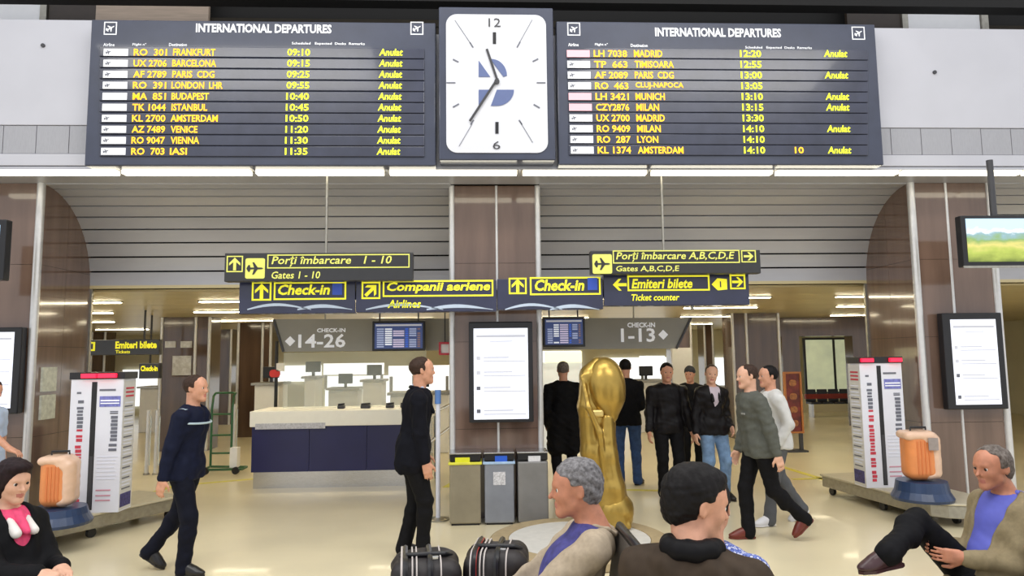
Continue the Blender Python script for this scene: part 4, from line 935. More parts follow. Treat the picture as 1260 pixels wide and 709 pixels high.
# portal to the far lounge
Yp = 17.5; PX0, PX1, PZ0, PZ1 = rect(986, 411, 1080, 530, Yp)
po = thing('portal', 'dark framed opening to the far lounge left of the right pier', 'doorway', ((PX0+PX1)/2, Yp, 0))
box('lintel', PX0-.8, PX1+.9, Yp, Yp+.4, PZ1-.05, 2.77, MARB2, po); box('jamb', PX0-.45, PX0, Yp, Yp+.4, 0, PZ1-.05, MARB2, po); box('jamb', at(1052, 470, Yp)[0], PX1+.3, Yp, Yp+.4, 0, PZ1-.05, MARB2, po)
q = rect(992, 418, 1062, 482, 22); t = thing('far_window', 'bright pale green window of the far lounge', 'window', ((q[0]+q[1])/2, 22, q[2]))
box('pane', q[0], (q[0]+q[1])/2-.03, 22.02, 22.05, q[2], q[3], mat('far_glass', (206, 214, 180), .2, emit=.35, noise=.15, scale=1.2), t); box('pane', (q[0]+q[1])/2+.03, q[1], 22.02, 22.05, q[2], q[3], MATS['far_glass'], t)
MB().frame(q[0]-.06, q[1]+.06, q[2]-.06, q[3]+.06, 21.98, 22.06, .06).build('frame', DARK, t); box('mullion', (q[0]+q[1])/2-.03, (q[0]+q[1])/2+.03, 21.98, 22.06, q[2], q[3], DARK, t)
box('sill_wall', q[0]-.3, q[1]+.3, 22.0, 22.1, 0, q[2]-.06, WALLB, t)
q = rect(994, 485, 1050, 514, 20.5); t = thing('lounge_bench', 'row of dark seats under a red rail in the far lounge', 'bench', ((q[0]+q[1])/2, 20.7, 0))
box('red_rail', q[0], q[1], 20.6, 20.7, q[3]-.14, q[3], mat('bench_red', (150, 50, 36), .5, noise=.05), t)
for i in range(4):
    a, b = q[0]+(q[1]-q[0])*i/4+.02, q[0]+(q[1]-q[0])*(i+1)/4-.02; box('seat', a, b, 20.3, 20.65, .38, .44, DARK, t); box('backrest', a, b, 20.62, 20.68, .44, .80, DARK, t, bevel=.02)
for xx in (q[0]+.1, q[1]-.1): box('leg', xx-.03, xx+.03, 20.4, 20.6, 0, .38, STEEL, t)

# ------------------------------------------------------------------ luggage wrapping stands
def wrap_stand(loc, ang, label, box_label, suit_label, flip, clabel):
    t = thing('display_platform', label, 'platform', (loc[0], loc[1], 0), R(ang), local=True)
    # local frame: +X towards the suitcase end, platform about 2 m long
    def stad(L0, L1, hw, n=8):
        return [(L0, -hw), *[(L1+hw*cos(a), hw*sin(a)) for a in np.linspace(-pi/2, pi/2, n)], (L0, hw)]
    PT = mat('platform_beige', (196, 188, 164), .4, .2, noise=.03)
    MB().slab(stad(-1.05, .62, .38), .10, .235).build('skirt', STEELD, t, bevel=.01); MB().slab(stad(-1.07, .62, .40), .235, .26).build('deck', PT, t, bevel=.008)
    for x_, y_ in ((-.95, -.3), (-.95, .3), (0, -.3), (0, .3), (.75, 0)): MB().tube([(x_, y_-.02, .05), (x_, y_+.02, .05)], .05, 12).build('castor', DARK, t, smooth=True)
    return t
def info_box(cx, cy, W_, D_, z0, z1, label, s):
    t = thing('info_tower', label, 'display stand', (cx, cy, z0), group='luggage wrapping info towers')
    WH = mat('tower_white', (226, 228, 238), .35, noise=.015, scale=4)
    # plan: three faces; s=1 puts the slanted text face on the right, s=-1 on the left
    P_ = lambda a, b: (cx+s*a*W_, cy+b*D_)
    pl = [P_(-.5, -.5), P_(.5, -.5), P_(.5, .5), P_(-.5, .5)]
    MB().slab(pl if s > 0 else pl[::-1], z0, z1).build('body', WH, t)
    MB().slab([(cx+(x-cx)*1.06, cy+(y-cy)*1.06) for x, y in (pl if s > 0 else pl[::-1])], z1, z1+.075).build('top_cap', DARK, t)
    def face(p, q):
        p = np.array(p); q = np.array(q); d = (q-p)/np.linalg.norm(q-p); n = np.array((d[1], -d[0]))
        if n[1] > 0 and abs(n[1]) > .2: n = -n
        def f(u, y, v): c = p+(q-p)*u+n*(-y); return (c[0], c[1], z0+(z1-z0)*v)
        return f
    A_ = face(P_(-.5, -.5), P_(.5, -.5)) if s > 0 else face(P_(.5, -.5), P_(-.5, -.5))
    B_ = face(P_(.5, -.5), P_(.5, .5))
    if s < 0: B0_ = B_; B_ = lambda u, y, v: B0_(1-u, -y, v)
    def pt(F, u0, u1, v0, v1, m_, nm_, d=.004): return MB().prism([(u0, v0), (u1, v0), (u1, v1), (u0, v1)], -d, .002, F).build(nm_, m_, t)
    rs = random.Random(5)
    pt(A_, .40, .50, .02, .98, DARK, 'slot', .003)
    for v in np.arange(.03, .50, .06): pass
    pt(A_, .41, .49, .03, .42, CHAR, 'inner_rail', .008)
    v = .05
    while v < .86:                                            # vertical run of red print, illegible at this size
        h = .014+.012*rs.random(); pt(A_, .13+.02*rs.random(), .26-.02*rs.random(), v, v+h, REDT if v < .62 else GREYD, 'printed_mark'); v += h+.008+(.02 if rs.random() < .15 else 0)
    pt(A_, .12, .2, .89, .905, GREYD, 'printed_mark')
    pt(A_, .55, .86, .91, .925, GREYD, 'printed_mark')
    pt(A_, .56, .96, .79, .87, mat('print_violet', (118, 122, 190), .5, noise=.15, scale=30), 'blue_label')
    pt(A_, .58, .94, .832, .842, LEDW, 'printed_line', .006); pt(A_, .58, .94, .812, .820, LEDW, 'printed_line', .006)
    for v0, v1 in ((.735, .745), (.75, .757), (.49, .51), (.455, .475)): pt(A_, .77, .92, v0, v1, GREYD, 'printed_mark')
    for k in range(7): pt(A_, .79+.01*(k % 2), .92, .53+k*.028, .552+k*.028, GREYD, 'picture_mark')
    for v in (.41, .385, .36, .33, .30, .27, .245): pt(A_, .56, .88+.08*rs.random(), v, v+.006, GREYT, 'printed_line')
    for v in (.16, .12, .085): pt(A_, .56, .84, v, v+.010, mat('print_pink', (206, 150, 165), .5, noise=0), 'printed_line')
    pt(B_, .03, .99, .01, .985, mat('tower_grey', (208, 208, 206), .4, noise=.02), 'side_sheet', .004)
    for k in range(26): pt(B_, .15, .75+.15*rs.random(), .16+k*.026, .170+k*.026, GREYT if k % 3 else GREYD, 'printed_line', .006)
    for v0 in (.86, .89, .92): pt(B_, .2, .85, v0, v0+.014, REDT, 'printed_mark', .006)
    pt(B_, .06, .9, .03, .13, mat('print_navy', (66, 62, 116), .5, noise=.25, scale=40), 'blue_label', .006)
    # red running-light lettering on the cap front
    zc0, zc1 = (z1+.016-z0)/(z1-z0), (z1+.06-z0)/(z1-z0)
    for u0, u1 in (((.22, .5), (.54, .88)) if s > 0 else ((.70, .98), (.02, .30))):
        MB().prism([(u0, zc0), (u1, zc0), (u1, zc1), (u0, zc1)], -.045, -.01, A_).build('red_display', REDL, t)
    return t
zf = .26
wrap_stand((-4.42, 7.98), -118, 'low beige platform on castors carrying the left info tower', '', '', 0, '')
def tower(px0, px1, py0, py1, Y, s, label):
    X0, X1 = at(px0, 540, Y)[0], at(px1, 540, Y)[0]; return info_box((X0+X1)/2, Y+.17, X1-X0, .27, zf, zat((px0+px1)/2, py0+9, Y), label, s)
tower(82, 147, 458, 620, 7.78, 1, 'white info tower with red vertical print, left of the walking officer')
wrap_stand((5.04, 8.32), -82, 'low beige platform on castors carrying the right info tower', '', '', 0, '')
tower(1065, 1117, 438, 592, 8.25, -1, 'white info tower with red display lights left of the right pier')
ORA = mat('orange_shell', (226, 142, 84), .35, noise=.05, scale=6); FILM = mat('peach_film', (226, 190, 164), .25, noise=.04, scale=8)
def suitcase(px0, px1, py0, py1, Y, ang, label, sl):
    X0, X1 = at(px0, 590, Y)[0], at(px1, 590, Y)[0]; cx = (X0+X1)/2; zb = zat((px0+px1)/2, py1, Y); zt_ = zat((px0+px1)/2, py0, Y)
    b = thing('turntable', sl, 'turntable', (cx, Y+.15, .26), 0)
    MB().lathe([(.30, 0), (.31, .03), (.27, .10), (.25, zb-.26)], (cx, Y+.15, .26), 32).build('drum', mat('turntable_navy', (36, 56, 90), .3, noise=.08, scale=8), b, smooth=False)
    t = thing('wrapped_suitcase', label, 'suitcase', (cx, Y+.15, zb), R(ang), group='orange demonstration suitcases', local=True)
    H_ = zt_-zb; w2 = (X1-X0)/2*.82
    sdf_obj('shell', [rbx((0, 0, H_*.5), (w2, .13, H_*.48), .09, k=.02)], .012, ORA, t, smooth=2)
    sdf_obj('film_cover', [rbx((w2*.45, 0, H_*.5), (w2*.66, .142, H_*.485), .10, k=.02), rbx((-w2*.2, 0, H_*.9), (w2*.9, .142, H_*.09), .05, k=.03), rbx((0, -.16, H_*.45), (w2*.55, .06, H_*.32), .05, k=.02, op=-1)], .012, FILM, t, fold=.004, seed=3)
    for i in range(4): x_ = -w2*.45+i*w2*.22; box('rib', x_, x_+.015, -.137, -.12, H_*.15, H_*.8, mat('orange_rib', (214, 124, 70), .4, noise=0), t)
    MB().tube([(-.08, 0, H_*.96), (-.08, 0, H_+.03), (.08, 0, H_+.03), (.08, 0, H_*.96)], .012, 8).build('handle', DARK, t, smooth=True)
    return t
sl_ = suitcase(38, 86, 562, 628, 7.15, 8, 'orange ribbed suitcase in peach film touched by the man in light blue', 'dark blue turntable under the left orange suitcase')
suit_left = (sl_.location.x, sl_.location.y, sl_.location.z+.0+(zat(62, 562, 7.15)-zat(62, 628, 7.15)))
rs_ = suitcase(1120, 1168, 531, 594, 7.45, -8, 'orange suitcase in peach film with a grey tag in front of the right pier', 'dark blue turntable under the right orange suitcase')
box('tag', .03, .13, -.16, -.15, .34, .47, mat('tag_grey', (150, 140, 136), .4, noise=.1), rs_, label='grey square tag')

# ------------------------------------------------------------------ gold sculpture on round plinth
pl = thing('round_plinth', 'low round plinth with tan rim under the gold sculpture', 'plinth', (.95, 7.03, 0))
MB().lathe([(.86, 0), (.88, .01), (.88, .075), (.86, .085), (.70, .085), (.69, .07)], (.95, 7.03, 0), 64).build('rim', mat('plinth_tan', (168, 150, 116), .6, noise=.05), pl)
MB().lathe([(.69, .06), (.69, .082), (.01, .083)], (.95, 7.03, 0), 64).build('top', mat('plinth_white', (206, 204, 198), .5, noise=.03), pl)
GOLD = mat('gold_paint', (178, 148, 76), .30, .85, noise=.07, scale=7, bump=.15)
gx, gy = at(748, 630, 7.42)[0], 7.42; zt_ = zat(742, 436, gy)-.09; zc = zat(742, 476, gy)-.09
sc = thing('gold_sculpture', 'tall gold abstract sculpture with an egg shaped top in the middle', 'sculpture', (gx, gy, .085), local=True)
H = zt_-.0
def Zp(py): return zat(745, py, gy)-.085
def Xp(px, py=540): return at(px, py, gy)[0]-gx
sdf_obj('egg_head', [ell((Xp(746), 0, Zp(474)), (.215, .215, .30), frame_of((1, 0, .06), (0, 0, 1)), .02), cap((Xp(748), 0, Zp(495)), (Xp(750), 0, Zp(512)), .15, .09, .12)], .016, GOLD, sc, smooth=2)
rib = []
def band(pts, rr, k=.05):
    for i in range(len(pts)-1): rib.append(cap(pts[i], pts[i+1], rr[i], rr[i+1], k))
band([(Xp(751), 0, Zp(640)), (Xp(748), -.04, Zp(600)), (Xp(745), -.05, Zp(560)), (Xp(746), -.05, Zp(515))], (.19, .15, .11, .075))
band([(Xp(746), .02, Zp(640)), (Xp(737), .02, Zp(600)), (Xp(729), .02, Zp(555)), (Xp(727), .02, Zp(500)), (Xp(729), 0, Zp(462)), (Xp(738), 0, Zp(448))], (.15, .12, .12, .125, .115, .08))
band([(Xp(761), 0, Zp(635)), (Xp(757), .05, Zp(600)), (Xp(751), .07, Zp(550)), (Xp(752), .10, Zp(500))], (.13, .09, .07, .08))
band([(Xp(716), -.09, Zp(462)), (Xp(722), -.17, Zp(500)), (Xp(735), -.16, Zp(530)), (Xp(741), -.15, Zp(590))], (.02, .03, .035, .02), .03)
rib.append(rbx((Xp(752), 0, -.3), (.6, .6, .302), 0, op=-1))
sdf_obj('stem', rib, .016, GOLD, sc, smooth=2, fold=.003, seed=4)
sdf_obj('base_bulb', [ell((Xp(752), 0, Zp(628)), (.215, .21, .22), None, .05), rbx((Xp(752), 0, .03), (.16, .16, .03), .01, k=.05), rbx((Xp(752), 0, -.3), (.6, .6, .302), 0, op=-1)], .016, GOLD, sc, smooth=2, fold=.005, seed=9)
box('band', Xp(722), Xp(741), -.14, -.02, Zp(512), Zp(503), mat('gold_pale', (214, 190, 120), .3, .6, noise=.02), sc, bevel=.02, label='paler gold band')

# ------------------------------------------------------------------ the people
def hm_(n, c, **k): return mat('hair_'+n, c, .6, spec=.2, noise=.18, scale=60, stretch=(1, 1, 1), bump=.3, **k)
HBLK = hm_('black', (17, 14, 15)); HBRN = hm_('brown', (58, 42, 34)); HGRY = hm_('grey', (78, 75, 76), col2=(142, 140, 142)); HDGRY = hm_('dark_grey', (74, 64, 58), col2=(126, 118, 112)); HPLUM = hm_('plum', (32, 18, 21)); SKINT = mat('skin_tanned', (190, 128, 100), .5, noise=.06, scale=30); HCAP = mat('cap_wool', (40, 42, 48), .9, noise=.1, scale=60)
BK = mat('cloth_black', (17, 17, 20), .75, noise=.08, scale=30, spec=.15); BKL = mat('leather_black', (23, 21, 23), .42, noise=.1, scale=22, bump=.25, spec=.15); COATN = mat('coat_near_black', (15, 16, 24), .8, noise=.08, spec=.15)
NAVU = mat('uniform_navy', (18, 23, 44), .7, noise=.08, scale=20, spec=.15); TRN = mat('trouser_navy', (15, 18, 32), .7, noise=.06, spec=.15)
JEAN = mat('denim_mid', (52, 80, 128), .8, noise=.12, scale=16); JEANL = mat('denim_light', (112, 142, 178), .8, noise=.14, scale=12)
TEEG = mat('tee_pale_grey', (196, 184, 196), .85, noise=.04); OLV = mat('jumper_olive_grey', (88, 90, 84), .85, noise=.06, scale=20, spec=.15)
BEIGE = mat('blazer_beige', (172, 156, 134), .8, noise=.05, scale=50); OLIVE = mat('blazer_olive', (136, 122, 92), .8, noise=.05, scale=50); SHB = mat('shirt_blue_violet', (92, 98, 192), .6, noise=.05)
SHN = mat('shirt_navy_check', (66, 64, 128), .7, noise=.15, scale=30); SHL = mat('shirt_light_blue', (182, 200, 226), .7, noise=.03)
BROWNJ = mat('jacket_brown', (64, 53, 43), .7, noise=.08, scale=18, spec=.15); BLKC = mat('collar_black', (14, 13, 16), .6, noise=.05, spec=.15)
SHOEB = mat('shoe_black', (24, 22, 22), .3, noise=.04); SHOER = mat('shoe_red_brown', (104, 40, 30), .3, noise=.08); SHOEP = mat('shoe_plum', (64, 38, 42), .3, noise=.08); SHOEW = mat('shoe_white', (222, 222, 226), .5, noise=.03)
WCOAT = mat('jacket_off_white', (206, 206, 204), .8, noise=.04); PINKS = mat('scarf_pink', (226, 70, 116), .7, noise=.08, scale=30)
LOW = dict(eyes=1, brows=1)
def xat(px, py, Y): return float(at(px, py, Y)[0])

# officer walking to the right
def off_ex(root, J):
    T, s = J['T'], J['s']; LS = mat('stripe_pale', (170, 190, 200), .5, noise=0)
    c = J['chest']+T[2]*.06*s
    pts = [c+T[0]*(.155*cos(a))*s+T[1]*(.20*sin(a))*s for a in np.linspace(R(-75), R(75), 12)]
    MB().tube(pts, .010*s, 6).build('reflective_stripe', LS, root, smooth=True)
    for q in (1, -1): p = (J['SL'] if q > 0 else J['SR'])+T[2]*.075*s; MB().obox(p-T[1]*q*.05, (T[0], T[1], T[2]), (.03, .06, .006)).build('epaulette', LS, root, bevel=.003)
person('man in dark navy uniform with pale chest stripe walking right on the left', xat(228, 600, 6.48), 6.48, -8, dict(s=.985, vox=.0095, seed=3, hairm=HBRN, hair='crop', hairt=.008, jacket=NAVU, isjacket=1, trousers=TRN, shoes=SHOEB, extra=off_ex,
    neck=(.05, 0, 1.46), head=(0, 0, 0), wl=(-.16, .22, .86), wr=(-.06, -.27, .83), al=(-.36, .08, .17), ar=(.06, -.09, .085), fl=(1, 0, -.55), fr=(1, -.05, 0), skin=SKIN, jfold=.009, pel_=(-1, .4, 0)))
# man in black walking right
person('man in long black jacket walking right in front of the navy counter', xat(508, 600, 6.75), 6.75, 4, dict(s=1.065, vox=.0095, seed=4, hairm=HBRN, hair='crop', hairt=.007, jacket=COATN, hem='blazer', hemz=.22, trousers=BK, shoes=SHOEB, width=.96,
    neck=(.06, 0, 1.46), head=(5, 0, 0), wl=(.10, .22, .86), wr=(.12, -.2, .82), al=(-.08, .07, .085), ar=(.09, -.07, .085), skin=SKIN, shirt=SHL, open=(.04, .02)))
# two men with their backs to the camera
person('man in long black coat standing with his back turned beside the central pillar', xat(694, 520, 9.9), 9.9, 88, dict(s=1.02, vox=.0115, seed=5, hairm=HDGRY, hair='crop', hairt=.006, jacket=BK, hem='coat', trousers=BK, shoes=SHOEB, width=1.12, fat=1.1,
    head=(4, 0, 0), wl=(.10, .24, .90), wr=(.10, -.24, .90), shw=.18))
person('man in black jacket and blue jeans seen from behind, right of the gold sculpture', xat(771, 520, 10.2), 10.2, 78, dict(s=1.03, vox=.0115, seed=6, hairm=HBLK, hair='crop', hairt=.008, jacket=BK, isjacket=1, trousers=JEAN, shoes=SHOEB, width=1.08,
    neck=(.03, 0, 1.46), head=(10, -10, 0), wl=(.28, .16, 1.05), wr=(.25, -.14, 1.1), al=(-.02, .11, .085), ar=(.05, -.13, .085), fr=(1, -.4, 0)))
# talking group
person('man in black leather jacket and black trousers facing the camera', xat(822, 520, 9.3), 9.3, -88, dict(s=1.0, vox=.0105, seed=7, hairm=HBLK, hair='short', hairt=.010, jacket=BKL, isjacket=1, trousers=BK, shoes=SHOEB, width=1.14, fat=1.08, shw=.175,
    head=(-6, -4, 0), wl=(.06, .30, .84), wr=(.08, -.28, .86), collarr=.022))
person('person in dark knitted cap standing behind the two men in leather jackets', xat(850, 500, 11.0), 11.0, -100, dict(s=.955, vox=.012, seed=8, hairm=HCAP, hair='beanie', hairt=.006, jacket=BK, isjacket=1, trousers=BK, shoes=SHOEB, head=(-20, -5, 0), browm=HBLK))
person('young man in open black leather jacket, pale grey shirt and light jeans', xat(877, 520, 9.15), 9.15, -82, dict(s=.985, vox=.0105, seed=9, hairm=HBRN, hair='crop', hairt=.007, jacket=BKL, trousers=JEANL, shoes=SHOEB, shirt=TEEG, open=(.075, .055), collar=0, lapel=1,
    head=(-18, -6, 6), wl=(.12, .20, .93), wr=(.06, -.27, .86), al=(.05, .12, .085), ar=(0, -.12, .085), collarr=.022, skin=SKINL))
# men walking left
def watch(root, J):
    W, E = J['WL'], J['EL']; d = nrm(E-W); a = np.cross(d, (0, 0, 1.0)); a /= np.linalg.norm(a); b = np.cross(d, a)
    MB().tube([W+d*.01+(a*cos(t)+b*sin(t))*.033 for t in np.linspace(0, 2*pi, 12)], .008, 6).build('wristwatch', STEEL, root, smooth=True)
    p = J['chest']+J['T'][0]*.142*J['s']+J['T'][1]*.07; MB().obox(p, J['T'], (.004, .035, .008)).build('chest_badge', mat('badge_grey', (150, 152, 150), .6, noise=0), root)
person('man in grey olive jumper walking left with a metal wristwatch', xat(933, 560, 7.1), 7.1, 186, dict(s=1.0, vox=.0095, seed=10, hairm=HBRN, hair='crop', hairt=.006, jacket=OLV, trousers=BK, shoes=SHOER, collarr=.012, shirt=None, extra=watch,
    neck=(.06, 0, 1.46), head=(-4, -4, 0), wl=(-.06, .28, .86), wr=(.10, -.24, .86), al=(-.40, .10, .22), ar=(.10, -.08, .085), fl=(1, 0, -.8), width=1.06, skin=SKINL))
person('dark-haired man in off-white jacket walking left behind the man in the grey jumper', xat(956, 560, 7.75), 7.75, 184, dict(s=.985, vox=.0105, seed=11, hairm=HBLK, hair='crop', hairt=.008, jacket=WCOAT, isjacket=1, trousers=mat('trouser_grey', (84, 86, 90), .8, noise=.06), shoes=SHOEW,
    neck=(.04, 0, 1.46), wl=(.10, .22, .90), wr=(-.05, -.24, .88), al=(.16, .08, .085), ar=(-.30, -.09, .15), fr=(1, 0, -.5)))
# man in light blue at the left edge
sx = float(suit_left[0])
px_ = xat(-15, 520, 7.6)
person('man in light blue shirt and black trousers at the left edge touching the orange suitcase', px_, 7.6, -8, dict(s=.96, vox=.0095, seed=12, hairm=HBRN, jacket=SHL, ji=.016, armlen=.40, collarr=.012, trousers=BK, shoes=SHOEB, jfold=.006,
    head=(5, -14, 0), wl=(-.02, .26, .85), wr=(.44, -.15, 1.0), hands=dict(r=dict(n=(0, 0, -1), t=(0, 1, 0), d=(1, .0, -.35), curl=.5)), per_=(-.2, -.3, -1)))

# ------------------------------------------------------------------ seated people and their seats
SEATM = mat('seat_mesh_black', (40, 38, 38), .6, noise=.1, scale=60, spec=.15); SEATG = mat('seat_panel_grey', (92, 86, 80), .7, noise=.06)
def seat(x, y, ang, label, top=.88, back=-.30, rake=.10, arm=False):
    t = thing('waiting_seat', label, 'seat', (x, y, 0), R(ang), group='waiting hall seats', local=True)
    MB().box(-.24, .26, -.26, .26, .40, .45).build('seat', SEATM, t, bevel=.02)
    zt_ = top; a = np.array((back+.04, 0, .46)); b = np.array((back-rake, 0, zt_)); n_ = nrm(b-a)
    MB().obox((a+b)/2, frame_of((n_[2], 0, -n_[0]), n_), (.012, .23, np.linalg.norm(b-a)/2-.02)).build('backrest', SEATG, t)
    m = MB(); m.tube([(a[0], -.25, .40), (b[0], -.25, b[2]-.03), (b[0], -.22, b[2]), (b[0], .22, b[2]), (b[0], .25, b[2]-.03), (a[0], .25, .40)], .018, 8); m.build('back_frame', DARK, t, smooth=True)
    for y_ in (-.23, .23):
        for x_ in (-.2, .2): MB().tube([(x_, y_, 0), (x_, y_, .41)], .016, 8).build('leg', STEELD, t, smooth=True)
    for y_ in ((-.27, .27) if arm else ()): MB().box(-.2, .22, y_-.02, y_+.02, .62, .65).build('armrest', DARK, t, bevel=.008); MB().tube([(0, y_, .42), (0, y_, .62)], .012, 6).build('armrest_post', DARK, t)
    return t
def sit(label, px, py, Y, ang, P):
    h = at(px, py, Y); s = P.get('s', 1.0); hc = np.array(P['headc'], float); dz = h[2]/s-hc[2]
    P = dict(P)
    for k, v in (('neck', (-.2, 0, 1.08)), ('pelvis', (.02, 0, .55))):
        P.setdefault(k, v)
    for k in ('headc', 'neck'): P[k] = tuple(np.array(P[k], float)+np.array((0, 0, dz)))
    a = R(ang); x = h[0]-s*(hc[0]*cos(a)-hc[1]*sin(a)); y = h[1]-s*(hc[0]*sin(a)+hc[1]*cos(a))
    return person(label, float(x), float(y), ang, P), (float(x), float(y))

# grey-haired man in the beige blazer
(r_, J), q = sit('seated grey-haired man in beige blazer facing left, in profile', 709, 601, 3.2, 177, dict(s=1.0, hs=1.02, vox=.0065, cvox=.009, seed=21, hairm=HGRY, hair='short', hairt=.012, hairf=.005, browm=HGRY, beard=None, jacket=BEIGE, hem='blazer', shirt=SHN, nose=1.25, lapel=0, collar=0, open=(.14, .18), trousers=BK, shoes=SHOEB,
    headc=(-.10, 0, 1.235), neck=(-.20, 0, 1.075), pelvis=(.20, 0, .55), head=(2, -4, 0), wl=(.34, .16, .66), wr=(.34, -.16, .66), al=(.52, .12, .085), ar=(.52, -.12, .085), skin=SKINT, jaw=1.05, jfold=.009, pel_=(-.6, .2, -1), per_=(-.6, -.2, -1), collarr=.010, neckw=1.1))
seat(.26, 3.0, 180, 'dark mesh waiting seat with grey panel behind the man in the beige blazer', top=1.09, back=-.30, rake=.06, arm=False)
# dark-haired man seen from behind
(r_, J), q = sit('seated dark-haired man in brown jacket seen from behind, face turned right', 856, 620, 2.55, 62, dict(s=1.04, hs=1.03, vox=.006, cvox=.009, seed=22, hairm=HBLK, hair='full', hairt=.013, hairf=.004, jacket=BROWNJ, hem='blazer', shirt=BK, trousers=BK, shoes=SHOEB, width=1.08, shw=.17,
    headc=(.05, 0, 1.25), neck=(-.04, 0, 1.12), pelvis=(-.02, 0, .55), head=(-54, -12, 0), wl=(.40, .16, .70), wr=(.40, -.10, .72), al=(.45, .12, .085), ar=(.45, -.12, .085), skin=SKIN, collarr=.034, collarm=BLKC, jfold=.008, nose=1.1, neckw=1.0))
seat(q[0], q[1], 62, 'dark waiting seat under the dark-haired man in the brown jacket')
PAT = bpy.data.materials.new('patterned_cloth'); PAT.use_nodes = True; nt = PAT.node_tree; b_ = nt.nodes['Principled BSDF']; b_.inputs['Roughness'].default_value = .8
tc = nt.nodes.new('ShaderNodeTexCoord'); vo = nt.nodes.new('ShaderNodeTexVoronoi'); vo.inputs['Scale'].default_value = 62; cr_ = nt.nodes.new('ShaderNodeValToRGB'); e = cr_.color_ramp.elements; cr_.color_ramp.interpolation = 'CONSTANT'
e[0].color = (.55, .58, .75, 1); e[1].position = .38; e[1].color = (.06, .09, .34, 1); x_ = e.new(.62); x_.color = (.16, .22, .55, 1)
nt.links.new(tc.outputs['Object'], vo.inputs['Vector']); nt.links.new(vo.outputs['Distance'], cr_.inputs[0]); nt.links.new(cr_.outputs[0], b_.inputs['Base Color'])
(r_, J), q = sit('seated person in blue and white patterned top mostly hidden behind the dark-haired man', 875, 624, 3.1, 55, dict(s=.97, shw=.18, vox=.009, seed=23, hairm=HBLK, hair='full', jacket=PAT, trousers=BK, shoes=SHOEB, isjacket=1, width=1.0, jfold=.005,
    headc=(.0, 0, 1.25), neck=(-.04, 0, 1.08), pelvis=(-.02, 0, .55), wl=(.40, .16, .70), wr=(.38, -.12, .70), al=(.45, .12, .085), ar=(.45, -.12, .085)))
seat(q[0], q[1], 55, 'dark waiting seat under the person in the patterned top')
# man with crossed legs on the right
(r_, J), q = sit('seated man in olive blazer and blue shirt with legs crossed on the right', 1221, 575, 4.0, 181, dict(s=1.0, hs=1.0, vox=.007, cvox=.010, seed=24, hairm=HDGRY, hair='receding', hairt=.012, browm=HDGRY, jacket=OLIVE, hem='blazer', shirt=SHB, nose=1.25, lapel=0, open=(.105, .12), trousers=BK, shoes=SHOEP,
    headc=(-.10, 0, 1.23), neck=(-.20, 0, 1.07), pelvis=(.0, 0, .57), head=(12, -6, 0), wl=(.20, .12, .72), wr=(.16, -.12, .72), al=(.56, .14, .085), ar=(.62, .12, .76), kr=(0, -.6, 1), kl=(1, .1, .4), fr=(1, .1, -.12), twist=8, skin=SKINT, jfold=.009, pel_=(-.6, .3, -1), per_=(-.6, -.3, -1), collarr=.010, flat=1))
seat(q[0], q[1], 192, 'dark waiting seat under the man in the olive blazer', back=-.22)
# person at the right edge, clasped hands
(r_, J), q = sit('person in navy sleeves with clasped hands cut off by the right frame edge', 1362, 560, 3.5, 186, dict(s=1.0, vox=.0075, cvox=.010, seed=25, hairm=HBLK, jacket=NAVU, trousers=BK, shoes=SHOEB, isjacket=1,
    headc=(-.06, 0, 1.25), neck=(-.14, 0, 1.08), pelvis=(.05, 0, .55), wl=(.30, .03, .885), wr=(.30, -.04, .865), al=(.5, .12, .085), ar=(.5, -.12, .085), pel_=(-.5, .8, -1), per_=(-.5, -.8, -1),
    hands=dict(l=dict(n=(0, -1, -.2), t=(.3, 0, 1), d=(1, -.25, -.1), curl=.9), r=dict(n=(0, 1, .2), t=(.3, 0, 1), d=(1, .25, .1), curl=.9))))
seat(q[0], q[1], 186, 'dark waiting seat at the right edge under the person in navy')
# woman on the left
def scarf(root, J):
    T, nb, s = J['T'], J['nb'], J['s']
    pts = [nb+T[2]*.01+(T[0]*cos(a)*.075+T[1]*sin(a)*.072)-T[2]*max(0, cos(a))*.05 for a in np.linspace(R(-170), R(170), 12)]
    pr = [cap(pts[i], pts[i+1], .022, .022, .01) for i in range(11)]+[cap(nb+T[0]*.09-T[2]*.04, J['chest']+T[0]*.15, .03, .02, .03)]
    sdf_obj('scarf', pr, .008, PINKS, root, fold=.004, seed=2)
    return
    pts = [nb-T[2]*.01+(T[0]*cos(a)*.11+T[1]*sin(a)*.12)-T[2]*(max(0, cos(a))*.10) for a in np.linspace(R(20), R(340), 12)]
    sdf_obj('wide_collar', [cap(pts[i], pts[i+1], .028, .028, .02) for i in range(11)], .009, mat('collar_white', (222, 218, 214), .8, noise=.04), root, fold=.004, seed=6)
(r_, J), q = sit('seated woman with short plum hair, black jacket and pink scarf', 16, 592, 4.15, -22, dict(s=.98, hs=.96, vox=.0065, cvox=.009, seed=26, hairm=HPLUM, hair='bob', hairt=.012, jacket=BK, hem='blazer', trousers=mat('denim_dark', (48, 56, 88), .8, noise=.1), shoes=SHOEB, isjacket=1, collarr=.026, collarm=mat('collar_white', (222, 218, 214), .8, noise=.04), shirt=PINKS, collar=0, open=(.075, .03), extra=scarf,
    headc=(-.04, 0, 1.27), neck=(-.10, 0, 1.10), pelvis=(.03, 0, .63), head=(-6, -10, 0), wl=(.30, .06, .745), wr=(.36, -.12, .765), shin=.50, al=(.47, .10, .085), ar=(.50, -.10, .085), kl=(1, 0, .8), kr=(1, 0, .8), skin=SKINL, jaw=.93, width=.95, jfold=.007, pel_=(-.5, .5, -1), per_=(-.5, -.5, -1),
    hands=dict(l=dict(n=(0, -.3, -1), t=(0, -1, 0), d=(1, -.5, -.15)), r=dict(n=(0, .3, -1), t=(0, 1, 0), d=(1, .35, -.25), curl=.7))))
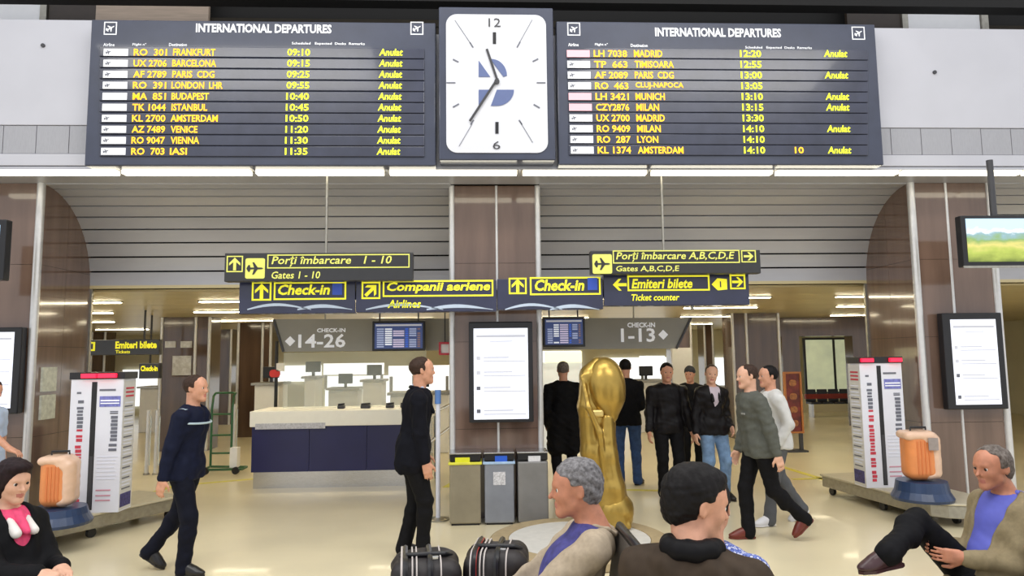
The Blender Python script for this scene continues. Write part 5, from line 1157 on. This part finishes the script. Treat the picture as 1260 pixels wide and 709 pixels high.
seat(q[0], q[1], -22, 'dark waiting seat under the woman in the pink scarf')

# ------------------------------------------------------------------ black travel bags in the foreground
BAGM = mat('bag_black', (28, 22, 24), .55, noise=.12, scale=25, bump=.2); PIPE = mat('bag_piping', (196, 188, 184), .45, noise=.05); REDP = mat('bag_red_trim', (150, 40, 36), .5, noise=.1)
def bag(px0, px1, py0, Y, ang, label, h=.40, w_=.17, seed=1):
    X0, X1 = xat(px0, 690, Y), xat(px1, 690, Y); L = X1-X0; zt_ = float(at((px0+px1)/2, py0, Y)[2]); z0 = zt_-h
    t = thing('travel_bag', label, 'bag', ((X0+X1)/2, Y, z0), R(ang), group='black travel bags', local=True)
    sdf_obj('bag_body', [rbx((0, 0, h/2), (L/2, w_, h/2), .07, k=0)], .011, BAGM, t, fold=.006, seed=seed)
    def ring(x, m_, r_=.006, o=.008, nm_='piping'):
        pts = [(x, (w_+o-.0)*sx_, z_) for sx_, z_ in ()]
        c = rrect(-w_-o, w_+o, -o, h+o, .07, 6); c.append(c[0]); return MB().tube([(x, a, b) for a, b in c], r_, 6).build(nm_, m_, t, smooth=True)
    ring(-L/2+.05, PIPE); ring(-L/2+.075, REDP, .004)
    for f_ in (.30, .36, .70): ring(-L/2+L*f_, PIPE, .004, .006)
    for f_ in (.2, .55): 
        c = rrect(-w_-.006, w_+.006, -.006, h+.006, .07, 6); c.append(c[0]); MB().tube([(-L/2+L*f_, a, b) for a, b in c], .014, 6).build('strap', DARK, t, smooth=True)
    MB().tube([(-.12, 0, h-.01), (-.09, -.05, h+.012), (.09, -.05, h+.012), (.12, 0, h-.01)], .013, 8).build('handle', DARK, t, smooth=True)
    MB().tube([(-L/2+.06, -.02, h+.002), (L/2-.05, -.02, h+.002)], .006, 6).build('zip', STEELD, t, smooth=True)
    b = MB(); b.obox((L*.12, -w_*.5, h+.005), ((1, 0, 0), (0, 1, 0), (0, 0, 1)), (.018, .012, .008)).build('buckle', STEEL, t, bevel=.003)
    return z0
z0 = bag(482, 566, 682, 3.55, 6, 'black travel bag with pale and red piping, leftmost in the foreground')
bag(573, 650, 672, 3.62, -8, 'bulging black travel bag beside the man in the beige blazer', seed=5)
bt = thing('luggage_bench', 'low dark bench carrying the two black travel bags', 'bench', (xat(560, 690, 3.6), 3.6, 0))
x0, x1 = xat(478, 690, 3.6), xat(650, 690, 3.6)
box('seat_slab', x0, x1, 3.42, 3.86, z0-.07, z0-.015, DARK, bt, bevel=.01)
for xx in (x0+.08, x1-.08):
    for yy in (3.46, 3.80): box('leg', xx-.02, xx+.02, yy-.02, yy+.02, 0, z0-.07, STEELD, bt)
